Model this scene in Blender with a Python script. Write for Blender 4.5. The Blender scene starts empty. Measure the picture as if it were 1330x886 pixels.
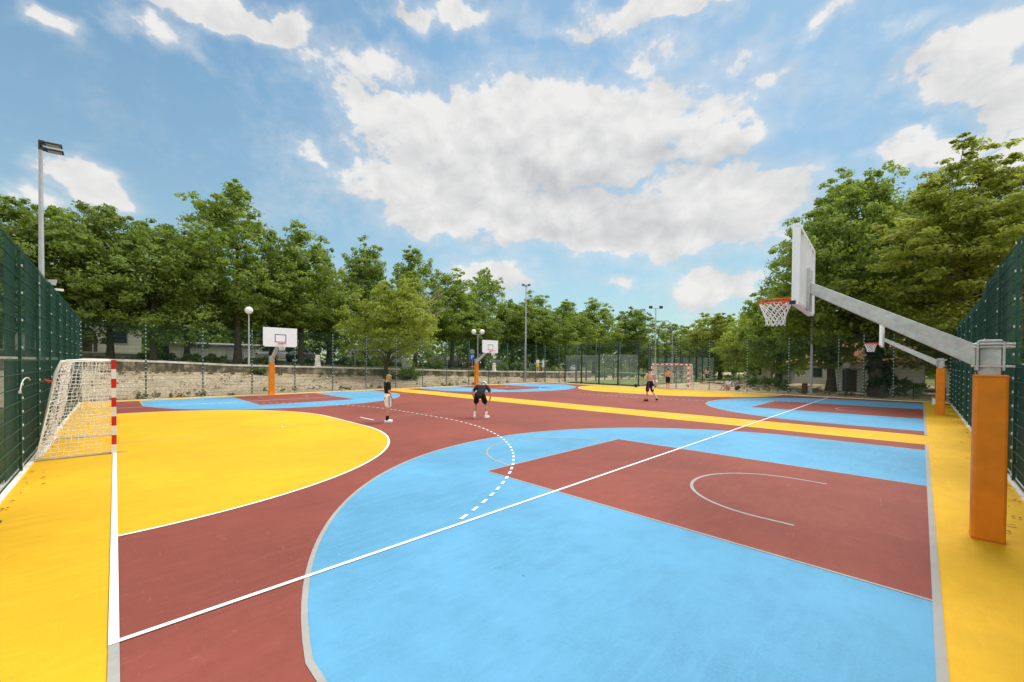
import bpy, bmesh, math, random
import numpy as np
from mathutils import Vector, Matrix
random.seed(7); RNG = np.random.default_rng(11)
SC = bpy.context.scene
COL = SC.collection
R = math.radians
# ground plan: U runs along the left fence (away to the left), V along the right fence (away to the right)
def P(u, v, z=0.0): return (v, u, z)
def lerp(a, b, t): return a + (b - a) * t

# ------------------------------------------------------------------ materials
MATS = {}
def nodes_of(name):
    m = bpy.data.materials.new(name); m.use_nodes = True
    nt = m.node_tree; b = nt.nodes['Principled BSDF']
    MATS[name] = m
    return m, nt, b
def N(nt, t, **kw):
    n = nt.nodes.new(t)
    for k, v in kw.items():
        if k in n.inputs.keys(): n.inputs[k].default_value = v
        else: setattr(n, k, v)
    return n
def noise(nt, vec, scale, detail=4, rough=.55, dist=0):
    n = N(nt, 'ShaderNodeTexNoise'); n.inputs['Scale'].default_value = scale
    n.inputs['Detail'].default_value = detail; n.inputs['Roughness'].default_value = rough
    n.inputs['Distortion'].default_value = dist
    if vec is not None: nt.links.new(vec, n.inputs['Vector'])
    return n.outputs['Fac']
def ramp(nt, fac, a, b, ca=(0,0,0,1), cb=(1,1,1,1)):
    r = N(nt, 'ShaderNodeValToRGB'); nt.links.new(fac, r.inputs['Fac'])
    r.color_ramp.elements[0].position = a; r.color_ramp.elements[1].position = b
    r.color_ramp.elements[0].color = ca; r.color_ramp.elements[1].color = cb
    return r.outputs['Color']
def mix(nt, fac, a, b, mode='MIX'):
    m = N(nt, 'ShaderNodeMix', data_type='RGBA', blend_type=mode)
    for s, v in ((m.inputs[0], fac), (m.inputs[6], a), (m.inputs[7], b)):
        if hasattr(v, 'links'): nt.links.new(v, s)
        else: s.default_value = v if not isinstance(v, tuple) else (*v[:3], 1)
    return m.outputs[2]
def mathn(nt, op, a, b=0.0, clamp=False):
    m = N(nt, 'ShaderNodeMath', operation=op); m.use_clamp = clamp
    for s, v in ((m.inputs[0], a), (m.inputs[1], b)):
        if hasattr(v, 'links'): nt.links.new(v, s)
        else: s.default_value = v
    return m.outputs[0]
def bump(nt, b, h, strength=.3, dist=.01):
    n = N(nt, 'ShaderNodeBump'); n.inputs['Strength'].default_value = strength; n.inputs['Distance'].default_value = dist
    nt.links.new(h, n.inputs['Height']); nt.links.new(n.outputs['Normal'], b.inputs['Normal'])
def pos(nt): return N(nt, 'ShaderNodeNewGeometry').outputs['Position']
def objc(nt): return N(nt, 'ShaderNodeTexCoord').outputs['Object']

def simple(name, col, rough=.6, metal=0, var=.12, scale=6, bmp=0.0, spec=.4, bscale=None):
    m, nt, b = nodes_of(name)
    f = noise(nt, objc(nt), scale, 5)
    lo = tuple(max(0, c * (1 - var)) for c in col); hi = tuple(min(1, c * (1 + var)) for c in col)
    nt.links.new(mix(nt, ramp(nt, f, .3, .7), lo, hi), b.inputs['Base Color'])
    b.inputs['Roughness'].default_value = rough; b.inputs['Metallic'].default_value = metal
    b.inputs['Specular IOR Level'].default_value = spec
    if bmp: bump(nt, b, noise(nt, objc(nt), bscale or scale * 8, 3), bmp)
    return m
def court_mat(name, col, scuff, scuff_amt=.25, dirt=.16):
    m, nt, b = nodes_of(name)
    p = pos(nt)
    big = noise(nt, p, .28, 5, .6); mid = noise(nt, p, 2.6, 6, .65); fine = noise(nt, p, 60, 3, .6)
    c = mix(nt, ramp(nt, big, .38, .62), tuple(x * (1 - dirt) for x in col), tuple(min(1, x * (1 + dirt * .6)) for x in col))
    c = mix(nt, mathn(nt, 'MULTIPLY', ramp(nt, mid, .46, .62), .34), c, tuple(x * .78 for x in col))
    c = mix(nt, mathn(nt, 'MULTIPLY', ramp(nt, fine, .35, .7), .4), c, tuple(min(1, x * 1.2) for x in col))
    # scuffs: short light streaks, and a few dark marks of dirt
    mp = N(nt, 'ShaderNodeMapping'); nt.links.new(p, mp.inputs['Vector']); mp.inputs['Rotation'].default_value = (0, 0, .75); mp.inputs['Scale'].default_value = (1.2, 6.5, 1)
    c = mix(nt, mathn(nt, 'MULTIPLY', ramp(nt, noise(nt, mp.outputs['Vector'], 1.3, 6, .65, .8), .48, .66), .34), c, tuple(min(1, x * 1.18 + .01) for x in col))
    for k, (rot, sc) in enumerate(((.5, (9, 34, 1)), (-.9, (30, 7, 1)), (1.9, (60, 12, 1)), (.1, (5, 28, 1)))):
        mp = N(nt, 'ShaderNodeMapping'); nt.links.new(p, mp.inputs['Vector'])
        mp.inputs['Rotation'].default_value = (0, 0, rot); mp.inputs['Scale'].default_value = sc; mp.inputs['Location'].default_value = (k * 7.3, k * 3.1, 0)
        s = noise(nt, mp.outputs['Vector'], .35, 3, .6, 1.6)
        c = mix(nt, mathn(nt, 'MULTIPLY', ramp(nt, s, .66, .76), scuff_amt), c, scuff)
    sp = noise(nt, p, 5.5, 2, .5)
    c = mix(nt, mathn(nt, 'MULTIPLY', ramp(nt, sp, .74, .8), .35), c, tuple(x * .45 for x in col))
    vo = N(nt, 'ShaderNodeTexVoronoi'); vo.inputs['Scale'].default_value = 1.5; nt.links.new(p, vo.inputs['Vector'])
    c = mix(nt, mathn(nt, 'MULTIPLY', ramp(nt, vo.outputs['Distance'], .012, .03, (1,1,1,1), (0,0,0,1)), .7), c, (.12, .07, .03))
    nt.links.new(c, b.inputs['Base Color'])
    b.inputs['Roughness'].default_value = .72; b.inputs['Specular IOR Level'].default_value = .3
    bump(nt, b, fine, .22, .004)
    return m
YEL = court_mat('yellow_paint', (.74, .412, .010), (.80, .52, .06), .2)
RED = court_mat('red_paint', (.248, .062, .042), (.42, .19, .14), .34, .2)
BLU = court_mat('blue_paint', (.112, .335, .52), (.24, .45, .60), .28, .2)
WHT = court_mat('white_line_paint', (.86, .86, .84), (.7, .7, .68), .25, .05)
GRY = court_mat('grey_line_paint', (.37, .355, .32), (.45, .44, .4), .3, .1)

def galv():
    m, nt, b = nodes_of('galvanised_steel')
    o = objc(nt)
    vo = N(nt, 'ShaderNodeTexVoronoi'); vo.inputs['Scale'].default_value = 26; nt.links.new(o, vo.inputs['Vector'])
    f = noise(nt, o, 7, 6, .65)
    c = mix(nt, ramp(nt, f, .3, .7), (.48, .49, .47), (.68, .69, .66))
    c = mix(nt, .22, c, vo.outputs['Color'], 'SOFT_LIGHT')
    nt.links.new(c, b.inputs['Base Color'])
    b.inputs['Metallic'].default_value = .12; b.inputs['Roughness'].default_value = .5
    return m
GALV = galv()
ORANGE = simple('orange_vinyl_pad', (.82, .255, .007), .5, 0, .12, 4, .15, .4, 10)
SEAM = simple('orange_vinyl_hem', (.62, .17, .006), .6)
RIM = simple('orange_rim_paint', (.75, .10, .02), .45)
BOARD = simple('white_board_laminate', (.90, .90, .89), .45, 0, .03)
BLACK = simple('black_rubber', (.02, .02, .022), .6)
TARGET = simple('dark_target_paint', (.03, .035, .06), .5)
NETW = simple('white_net_cord', (.93, .93, .92), .85)
NETG = simple('grey_net_cord', (.62, .60, .55), .85)
GREEN = simple('green_powder_coat', (.010, .068, .046), .45, 0, .15)
STRIP = simple('dark_green_screen', (.008, .052, .037), .55, 0, .25, 2.0, .15)
DARKG = simple('anthracite_powder_coat', (.02, .035, .035), .45)
WCLIP = simple('white_clip_plastic', (.75, .76, .72), .5)
REDP = simple('red_gloss_paint', (.62, .018, .015), .35, 0, .1)
WHTP = simple('white_gloss_paint', (.80, .80, .77), .35, 0, .05)
GREYP = simple('grey_pole_paint', (.42, .44, .46), .45, 0, .08)
LAMPW = simple('opal_globe_plastic', (.86, .86, .84), .25, 0, .02)
DARKM = simple('dark_lamp_metal', (.035, .035, .038), .45)
CONC = simple('pale_concrete', (.78, .72, .61), .85, 0, .25, 3.0, .3)
def stone_wall_mat():
    m, nt, b = nodes_of('stained_retaining_wall')
    p = pos(nt)
    f = noise(nt, p, 1.1, 6, .65); g = noise(nt, p, 9, 5, .65)
    c = mix(nt, ramp(nt, g, .3, .7), (.36, .30, .20), (.60, .51, .37))
    c = mix(nt, mathn(nt, 'MULTIPLY', ramp(nt, f, .43, .53), .85), c, (.11, .088, .05))
    mp = N(nt, 'ShaderNodeMapping'); nt.links.new(p, mp.inputs['Vector']); mp.inputs['Scale'].default_value = (2.2, 2.2, .12)
    c = mix(nt, mathn(nt, 'MULTIPLY', ramp(nt, noise(nt, mp.outputs['Vector'], 1.6, 4), .48, .6), .75), c, (.09, .08, .055))
    nt.links.new(c, b.inputs['Base Color']); b.inputs['Roughness'].default_value = .9
    bump(nt, b, g, .6, .05)
    return m
WALLM = stone_wall_mat()
def gravel_mat():
    m, nt, b = nodes_of('tan_gravel')
    p = pos(nt)
    vo = N(nt, 'ShaderNodeTexVoronoi'); vo.inputs['Scale'].default_value = 22; nt.links.new(p, vo.inputs['Vector'])
    f = noise(nt, p, .7, 6, .65); g = noise(nt, p, 14, 4, .7)
    sep = N(nt, 'ShaderNodeSeparateColor'); nt.links.new(vo.outputs['Color'], sep.inputs[0])
    c = mix(nt, sep.outputs[0], (.36, .28, .18), (.68, .57, .41))
    c = mix(nt, mathn(nt, 'MULTIPLY', ramp(nt, g, .45, .7), .55), c, (.20, .15, .09))
    c = mix(nt, mathn(nt, 'MULTIPLY', ramp(nt, f, .48, .6), .6), c, (.33, .25, .14))
    nt.links.new(c, b.inputs['Base Color']); b.inputs['Roughness'].default_value = .95; b.inputs['Specular IOR Level'].default_value = .15
    bump(nt, b, vo.outputs['Distance'], .8, .06)
    return m
GRAVEL = gravel_mat()
def two_tone(name, a, c2, sc, rough=.95, t0=.4, t1=.62, bmp=.5, bs=20):
    m, nt, b = nodes_of(name); p = pos(nt)
    f = noise(nt, p, sc, 6, .65); g = noise(nt, p, bs, 4, .7)
    c = mix(nt, ramp(nt, f, t0, t1), a, c2)
    c = mix(nt, mathn(nt, 'MULTIPLY', ramp(nt, g, .4, .7), .4), c, tuple(x * .55 for x in a))
    nt.links.new(c, b.inputs['Base Color']); b.inputs['Roughness'].default_value = rough; b.inputs['Specular IOR Level'].default_value = .15
    bump(nt, b, g, bmp, .04)
    return m
SAND = two_tone('dry_sandy_earth', (.46, .35, .21), (.58, .47, .31), .5)
GRASSG = two_tone('dry_grass_ground', (.085, .115, .028), (.24, .19, .075), .45, .95, .42, .66)
PATHM = two_tone('pale_path_gravel', (.50, .44, .34), (.58, .52, .42), .8)
ASPH = two_tone('worn_asphalt', (.055, .055, .056), (.08, .08, .078), .8)
TURF = two_tone('artificial_turf', (.17, .215, .06), (.22, .26, .08), 1.0, .9)

def leaf_mat(name, dark, light, trans):
    m, nt, b = nodes_of(name)
    out = nt.nodes['Material Output']; nt.nodes.remove(b)
    at = N(nt, 'ShaderNodeAttribute'); at.attribute_name = 'leafvar'
    oi = N(nt, 'ShaderNodeObjectInfo')
    c = mix(nt, at.outputs['Fac'], dark, light)
    hsv = N(nt, 'ShaderNodeHueSaturation'); nt.links.new(c, hsv.inputs['Color'])
    va = mathn(nt, 'ADD', mathn(nt, 'MULTIPLY', oi.outputs['Random'], .35), .85)
    nt.links.new(va, hsv.inputs['Value'])
    d = N(nt, 'ShaderNodeBsdfDiffuse'); t = N(nt, 'ShaderNodeBsdfTranslucent'); g = N(nt, 'ShaderNodeBsdfGlossy')
    g.inputs['Roughness'].default_value = .45; g.inputs['Color'].default_value = (.6, .65, .6, 1)
    nt.links.new(hsv.outputs['Color'], d.inputs['Color'])
    tc = mix(nt, .75, hsv.outputs['Color'], trans); nt.links.new(tc, t.inputs['Color'])
    s1 = N(nt, 'ShaderNodeMixShader'); s1.inputs[0].default_value = .5
    nt.links.new(d.outputs[0], s1.inputs[1]); nt.links.new(t.outputs[0], s1.inputs[2])
    s2 = N(nt, 'ShaderNodeMixShader'); s2.inputs[0].default_value = .05
    nt.links.new(s1.outputs[0], s2.inputs[1]); nt.links.new(g.outputs[0], s2.inputs[2])
    nt.links.new(s2.outputs[0], out.inputs['Surface'])
    return m
OAK = leaf_mat('oak_leaf', (.066, .108, .017), (.225, .305, .050), (.35, .46, .05))
MAPLE = leaf_mat('lime_leaf', (.088, .142, .022), (.27, .37, .06), (.42, .53, .055))
YELT = leaf_mat('yellow_green_leaf', (.13, .18, .020), (.36, .43, .055), (.50, .55, .05))
ACAC = leaf_mat('acacia_leaf', (.135, .185, .022), (.38, .44, .055), (.54, .58, .07))
HEDGE = leaf_mat('hedge_leaf', (.055, .105, .018), (.14, .22, .04), (.2, .3, .04))
DRYG = leaf_mat('dry_grass_blade', (.16, .15, .045), (.34, .29, .12), (.3, .28, .1))
DRYL = leaf_mat('dry_leaf', (.10, .06, .025), (.30, .20, .09), (.3, .2, .08))
BARK = simple('bark', (.085, .065, .045), .95, 0, .35, 9, .8, .1)
BARKL = simple('pale_dead_wood', (.40, .35, .26), .9, 0, .25, 9, .5, .1)
IVY = leaf_mat('ivy_leaf', (.014, .030, .008), (.045, .08, .018), (.05, .09, .02))
PLAST = simple('white_render', (.74, .72, .67), .85, 0, .08, 2)
PLASTC = simple('cream_render', (.60, .56, .46), .85, 0, .12, 2)
TILE = simple('terracotta_tile', (.52, .21, .10), .85, 0, .3, 8, .5)
GLASSD = simple('dark_window_glass', (.03, .04, .05), .08, 0, .1, 2, 0, .7)
TRIM = simple('grey_trim', (.30, .31, .31), .6)
SKIN = simple('tanned_skin', (.55, .29, .165), .55, 0, .08, 7, 0, .35)
SKIN2 = simple('light_skin', (.64, .38, .255), .55, 0, .08, 7, 0, .35)
HAIRD = simple('dark_hair', (.03, .02, .014), .7)
HAIRB = simple('sandy_hair', (.30, .20, .09), .7, 0, .3, 40)
CLB = simple('black_cotton', (.018, .019, .023), .9, 0, .2, 9, .4, .1)
CLG = simple('charcoal_cotton', (.032, .033, .038), .9, 0, .2, 9, .4, .1)
CLW = simple('white_cotton', (.80, .80, .80), .9, 0, .05, 9, .3, .1)
CLN = simple('navy_cotton', (.015, .018, .055), .9, 0, .15, 9, .3, .1)
CLR = simple('red_cotton', (.55, .03, .05), .9)
CLY = simple('yellow_cotton', (.72, .46, .06), .9)
CLP = simple('pink_cotton', (.62, .40, .36), .9)
CLGR = simple('grey_cotton', (.30, .31, .34), .9)
CLDG = simple('dark_green_cotton', (.02, .05, .04), .9)
SHOE = simple('white_shoe_leather', (.82, .82, .82), .5, 0, .05)
EYE = simple('eye', (.02, .015, .012), .2)
SIGNB = simple('blue_sign_paint', (.02, .10, .45), .5)
BROWN = simple('brown_timber', (.11, .055, .035), .8)
def glass_mat():
    m, nt, b = nodes_of('clear_glass'); b.inputs['Base Color'].default_value = (.75, .88, .84, 1)
    b.inputs['Roughness'].default_value = .03; b.inputs['Alpha'].default_value = .09; b.inputs['Specular IOR Level'].default_value = .8
    return m
GLASS = glass_mat()
def car_mat(name, col): return simple(name, col, .25, .0, .03, 2, 0, .6)
CARS = dict(white=car_mat('white_car_paint', (.75, .75, .75)), red=car_mat('red_car_paint', (.45, .03, .03)), dark=car_mat('dark_car_paint', (.035, .04, .05)),
            grey=car_mat('grey_car_paint', (.25, .26, .27)), silver=car_mat('silver_car_paint', (.5, .52, .53)), blue=car_mat('blue_car_paint', (.05, .09, .2)))

# ------------------------------------------------------------------ mesh helpers
class MB:
    def __init__(s): s.v = []; s.f = []; s.m = []; s.sm = []
    def add(s, vs, fs, mi=0, smooth=False):
        o = len(s.v); s.v += [tuple(v) for v in vs]
        s.f += [tuple(i + o for i in f) for f in fs]; s.m += [mi] * len(fs); s.sm += [smooth] * len(fs)
    def box(s, c, d, mi=0, rz=0, mat=None):
        x, y, z = d[0] / 2, d[1] / 2, d[2] / 2
        vs = [Vector((a * x, b * y, e * z)) for e in (-1, 1) for a, b in ((-1, -1), (1, -1), (1, 1), (-1, 1))]
        M = Matrix.Translation(c) @ (mat.to_4x4() if mat else Matrix.Rotation(rz, 4, 'Z'))
        s.add([M @ v for v in vs], [(3, 2, 1, 0), (4, 5, 6, 7), (0, 1, 5, 4), (1, 2, 6, 5), (2, 3, 7, 6), (3, 0, 4, 7)], mi)
    def beam(s, a, b, w, h, mi=0, up=(0, 0, 1)):
        a, b = Vector(a), Vector(b); d = (b - a); L = d.length; d.normalize()
        x = d.cross(Vector(up)); 
        if x.length < 1e-4: x = d.cross(Vector((0, 1, 0)))
        x.normalize(); u = x.cross(d)
        vs = [p + x * i * w / 2 + u * j * h / 2 for p in (a, b) for i, j in ((-1, -1), (1, -1), (1, 1), (-1, 1))]
        s.add(vs, [(3, 2, 1, 0), (4, 5, 6, 7), (0, 1, 5, 4), (1, 2, 6, 5), (2, 3, 7, 6), (3, 0, 4, 7)], mi)
    def tube(s, pts, r, n=6, mi=0, caps=True, closed=False, smooth=True):
        pts = [Vector(p) for p in pts]; k = len(pts)
        rs = r if isinstance(r, (list, tuple)) else [r] * k
        vs = []; ref = None
        for i, p in enumerate(pts):
            if closed: d = pts[(i + 1) % k] - pts[i - 1]
            else: d = pts[min(i + 1, k - 1)] - pts[max(i - 1, 0)]
            if d.length < 1e-9: d = Vector((0, 0, 1))
            d.normalize()
            if ref is None:
                ref = d.cross(Vector((0, 0, 1)))
                if ref.length < .05: ref = d.cross(Vector((1, 0, 0)))
            ref = (ref - d * ref.dot(d)); 
            if ref.length < 1e-6: ref = d.orthogonal()
            ref.normalize(); q = d.cross(ref)
            for j in range(n):
                t = 2 * math.pi * j / n
                vs.append(p + (ref * math.cos(t) + q * math.sin(t)) * rs[i])
        fs = []
        for i in range(k if closed else k - 1):
            a, b = i * n, ((i + 1) % k) * n
            for j in range(n): fs.append((a + j, a + (j + 1) % n, b + (j + 1) % n, b + j))
        if caps and not closed: fs += [tuple(range(n - 1, -1, -1)), tuple((k - 1) * n + j for j in range(n))]
        s.add(vs, fs, mi, smooth)
    def lathe(s, prof, c=(0, 0, 0), n=16, mi=0):
        vs = []; fs = []
        for r, z in prof:
            for j in range(n):
                t = 2 * math.pi * j / n; vs.append((c[0] + r * math.cos(t), c[1] + r * math.sin(t), c[2] + z))
        for i in range(len(prof) - 1):
            for j in range(n): fs.append((i * n + j, i * n + (j + 1) % n, (i + 1) * n + (j + 1) % n, (i + 1) * n + j))
        fs += [tuple(range(n - 1, -1, -1)), tuple((len(prof) - 1) * n + j for j in range(n))]
        s.add(vs, fs, mi, True)
    def ball(s, c, r, mi=0, n=12, m=8, M=None):
        rx, ry, rz = r if isinstance(r, tuple) else (r, r, r)
        c = Vector(c); vs = []; fs = []
        for i in range(1, m):
            a = math.pi * i / m
            for j in range(n):
                t = 2 * math.pi * j / n
                v = Vector((rx * math.sin(a) * math.cos(t), ry * math.sin(a) * math.sin(t), rz * math.cos(a)))
                vs.append(c + (M @ v if M else v))
        top = Vector((0, 0, rz)); bot = Vector((0, 0, -rz))
        vs += [c + (M @ top if M else top), c + (M @ bot if M else bot)]
        for i in range(m - 2):
            for j in range(n): fs.append((i * n + j, (i + 1) * n + j, (i + 1) * n + (j + 1) % n, i * n + (j + 1) % n))
        T = len(vs) - 2
        for j in range(n): fs.append((T, j, (j + 1) % n)); fs.append((T + 1, (m - 2) * n + (j + 1) % n, (m - 2) * n + j))
        s.add(vs, fs, mi, True)
    def prism(s, poly, a0, a1, axis=1, mi=0):
        """extrude a 2D outline along an axis: outline coordinates are the two others in order"""
        def mk(p, t):
            l = [p[0], p[1]]; l.insert(axis, t); return tuple(l)
        n = len(poly); vs = [mk(p, a0) for p in poly] + [mk(p, a1) for p in poly]
        fs = [tuple(range(n)), tuple(range(2 * n - 1, n - 1, -1))] + [(i, (i + 1) % n, n + (i + 1) % n, n + i) for i in range(n)]
        s.add(vs, fs, mi)
    def poly(s, pts, mi=0): s.add(pts, [tuple(range(len(pts)))], mi)
    def build(s, name, mats, parent=None, bev=0, fix=True, loc=None):
        me = bpy.data.meshes.new(name); me.from_pydata(s.v, [], s.f)
        mats = mats if isinstance(mats, (list, tuple)) else [mats]
        for m in mats: me.materials.append(m)
        me.polygons.foreach_set('material_index', s.m); me.polygons.foreach_set('use_smooth', s.sm)
        if bev or fix:
            bm = bmesh.new(); bm.from_mesh(me)
            if fix: bmesh.ops.recalc_face_normals(bm, faces=bm.faces)
            if bev:
                ed = [e for e in bm.edges if len(e.link_faces) == 2 and e.calc_face_angle(0) > .5]
                bmesh.ops.bevel(bm, geom=ed, offset=bev, segments=2, profile=.6, affect='EDGES', clamp_overlap=True)
            bm.to_mesh(me); bm.free()
        me.update()
        if any(s.sm): me.set_sharp_from_angle(angle=R(42))
        return link(name, me, parent, loc)
def link(name, me, parent=None, loc=None):
    o = bpy.data.objects.new(name, me); COL.objects.link(o)
    if parent: o.parent = parent
    if loc: o.location = loc
    return o
def tag(o, label=None, cat=None, group=None, kind=None):
    if label: o['label'] = label
    if cat: o['category'] = cat
    if group: o['group'] = group
    if kind: o['kind'] = kind
    return o
def thing(name, label, cat, loc=(0, 0, 0), rz=0, group=None):
    o = bpy.data.objects.new(name, None); COL.objects.link(o); o.empty_display_size = .2
    o.location = loc; o.rotation_euler = (0, 0, rz)
    return tag(o, label, cat, group)
def copy_tree(o, parent=None):
    c = o.copy(); COL.objects.link(c)
    if parent: c.parent = parent
    for ch in [k for k in bpy.data.objects if k.parent == o]: copy_tree(ch, c)
    return c
def dup(o, loc, rz, label, scale=None, group=None):
    c = copy_tree(o); c.location = loc; c.rotation_euler = (0, 0, rz); c['label'] = label
    if scale: c.scale = scale if isinstance(scale, tuple) else (scale,) * 3
    if group: c['group'] = group
    return c
def struct(o): o['kind'] = 'structure'; return o

# ------------------------------------------------------------------ court
GU, GV = 24.48, 33.17           # fences on the far sides
LU0, LV0 = -5.3, -1.2           # fences on the near sides
def W(u, v):                     # the pitch narrows a little towards its far side, as laid
    k = .0026 * max(0.0, min(1.0, (33.2 - v) / 8.2)) if v > 0 else 0
    return v * (1 - k * max(0.0, u + 4.2))
def flat(mb, pts, z, step=.5):
    out = []
    n = len(pts)
    for i in range(n):
        a, b = pts[i], pts[(i + 1) % n]
        L = math.hypot(b[0] - a[0], b[1] - a[1]); k = max(1, int(L / step))
        for j in range(k):
            t = j / k; u, v = lerp(a[0], b[0], t), lerp(a[1], b[1], t); out.append(P(u, W(u, v), z))
    mb.poly(out)
def strip(mb, pts, w, z, closed=False):
    """a painted line of width w along a polyline"""
    n = len(pts); L = []; Rr = []
    for i in range(n):
        a = pts[max(0, i - 1)]; b = pts[min(n - 1, i + 1)]
        d = (b[0] - a[0], b[1] - a[1]); l = math.hypot(*d) or 1; nx, ny = -d[1] / l, d[0] / l
        u, v = pts[i]
        L.append((u + nx * w / 2, v + ny * w / 2)); Rr.append((u - nx * w / 2, v - ny * w / 2))
    for i in range(n - 1):
        q = [L[i], L[i + 1], Rr[i + 1], Rr[i]]
        mb.poly([P(u, W(u, v), z) for u, v in q])
def seg(a, b, step=.6):
    k = max(1, int(math.hypot(b[0] - a[0], b[1] - a[1]) / step))
    return [(lerp(a[0], b[0], i / k), lerp(a[1], b[1], i / k)) for i in range(k + 1)]
def arc(cu, cv, r, a0, a1, n=48):
    return [(cu + r * math.cos(lerp(a0, a1, i / n)), cv + r * math.sin(lerp(a0, a1, i / n))) for i in range(n + 1)]
def build_court():
    m = MB(); m.poly([P(LU0 + .02, LV0 + .06, 0), P(LU0 + .02, GV - .1, 0), P(GU - .12, GV - .1, 0), P(GU - .12, LV0 + .06, 0)])
    struct(m.build('yellow_court_surface', YEL))
    B0, B1 = -4.2, 23.75
    m = MB()
    for v0, v1 in ((0, 15.25), (17.25, 32.55)): flat(m, [(B0, v0), (B0, v1), (B1, v1), (B1, v0)], .004)
    struct(m.build('red_court_surface', RED))
    # yellow goal areas
    m = MB()
    def dee(vg, s, r):
        a = [(11.5 + r * math.cos(t), vg + s * r * math.sin(t)) for t in np.linspace(0, math.pi / 2, 40)]
        b = [(8.5 + r * math.cos(t), vg + s * r * math.sin(t)) for t in np.linspace(math.pi / 2, math.pi, 40)]
        return a + b
    for vg, s in ((0, 1), (32.5, -1)): flat(m, dee(vg, s, 6), .006)
    struct(m.build('yellow_goal_area', YEL))
    # blue three point areas and red keys
    mb = MB(); mk = MB(); ml = MB(); mt = MB()
    for vc in (7.6, 24.86):
        for base, s in ((B0, 1), (B1 - .12, -1)):
            hu = base + s * 1.62; r = 6.75; off = 6.6; dx = math.sqrt(r * r - off * off)
            al = [(hu + s * r * math.sin(t), vc - r * math.cos(t)) for t in np.linspace(math.asin(dx / r), math.pi - math.asin(dx / r), 70)]
            outline = seg((base, vc - off), al[0])[:-1] + al + seg(al[-1], (base, vc + off))[1:]
            flat(mb, outline, .006, 1.0)
            strip(ml, outline, .05, .008)
            k = 5.9
            flat(mk, [(base, vc - 2.42), (base + s * k, vc - 2.42), (base + s * k, vc + 2.42), (base, vc + 2.42)], .008)
            ko = seg((base, vc - 2.42), (base + s * k, vc - 2.42)) + seg((base + s * k, vc - 2.42), (base + s * k, vc + 2.42))[1:] + seg((base + s * k, vc + 2.42), (base, vc + 2.42))[1:]
            strip(mt, ko, .035, .010)
            strip(mt, [(base + s * k + s * 1.8 * math.sin(t), vc - 1.8 * math.cos(t)) for t in np.linspace(0, math.pi, 40)], .045, .0105)
            nc = [(hu - s * .4, vc - 1.3)] + [(hu + s * 1.3 * math.sin(t), vc - 1.3 * math.cos(t)) for t in np.linspace(0, math.pi, 40)] + [(hu - s * .4, vc + 1.3)]
            strip(mt, nc, .05, .0105)
            strip(ml, seg((base - s * .03, vc - 7.6), (base - s * .03, vc + 7.66)), .06, .0095)
    struct(mb.build('blue_three_point_area', BLU)); struct(mk.build('red_key_area', RED))
    for u in np.arange(-4.2, -.03, .4): pass
    strip(ml, seg((B0 - .06, .03), (0, .03)), .06, .0095)
    strip(ml, seg((20, .03), (B1, .03)), .05, .0095)
    strip(mt, seg((9.85, .06), (9.85, 15.2)), .022, .011); strip(mt, seg((9.85, 17.3), (9.85, 32.4)), .022, .011)
    struct(ml.build('grey_court_line', GRY)); struct(mt.build('thin_grey_court_line', GRY))
    # white handball lines
    m = MB()
    strip(m, seg((0, .03), (20, .03)), .06, .013); strip(m, seg((0, 32.5), (20, 32.5)), .06, .013)
    strip(m, seg((.025, 0), (.025, 32.5)), .05, .0135); strip(m, seg((19.975, 0), (19.975, 32.5)), .05, .0135)
    strip(m, seg((0, 16.25), (20, 16.25)), .03, .013)
    for vg, s in ((0, 1), (32.5, -1)):
        strip(m, dee(vg, s, 6.0), .05, .0122)
        q = [(u, v) for u, v in dee(vg, s, 9.0) if 0 < u < 20]
        # dashes of 15 cm
        q2 = []
        for i in range(len(q) - 1): q2 += seg(q[i], q[i + 1], .02)[:-1]
        acc = 0; cur = []
        for i in range(len(q2)):
            if i: acc += math.hypot(q2[i][0] - q2[i-1][0], q2[i][1] - q2[i-1][1])
            if (acc % .33) < .19: cur.append(q2[i])
            else:
                if len(cur) > 1: strip(m, cur, .05, .014)
                cur = []
        strip(m, seg((9.45, vg + s * 6.8), (10.55, vg + s * 6.8)), .05, .013)
        strip(m, seg((9.97, vg + s * 3.95), (10.12, vg + s * 3.95)), .05, .013)
    struct(m.build('white_court_line', WHT))
build_court()

# ------------------------------------------------------------------ terrain, one sheet to the horizon
def tab(x, xs, ys): return float(np.interp(x, xs, ys))
def wall_base(v): return tab(v, [-6, 0, 6, 12, 17.5, 25, 30, 38, 50], [1.5, 1.42, 1.24, 1.02, .82, .68, .54, .06, 0])
def wall_top(v): return tab(v, [-6, -1.4, 1.8, 6, 10, 17.5, 26, 33, 45], [2.25, 2.17, 2.07, 1.83, 1.72, 1.52, 1.24, 1.09, .9])
WU = 30.0
def height(u, v):
    z = -.06
    if u > GU:
        fade = 1 if v < 40 else max(0, 1 - (v - 40) / 14)
        if u <= WU:
            t = (u - GU - .15) / (WU - GU - .15); t = max(0, min(1, t)); z = lerp(-.03, wall_base(v), t ** .85)
        else: z = wall_top(v) - .06 + max(0, min(.9, (u - 36) * .045))
        z = lerp(-.06, z, fade)
        if v < -8: z = z
    if v > GV + .3 and 0 < u < GU:
        z += .55 * math.exp(-((u - 9) / 3.2) ** 2 - ((v - 41) / 3.8) ** 2)
    return z
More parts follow.
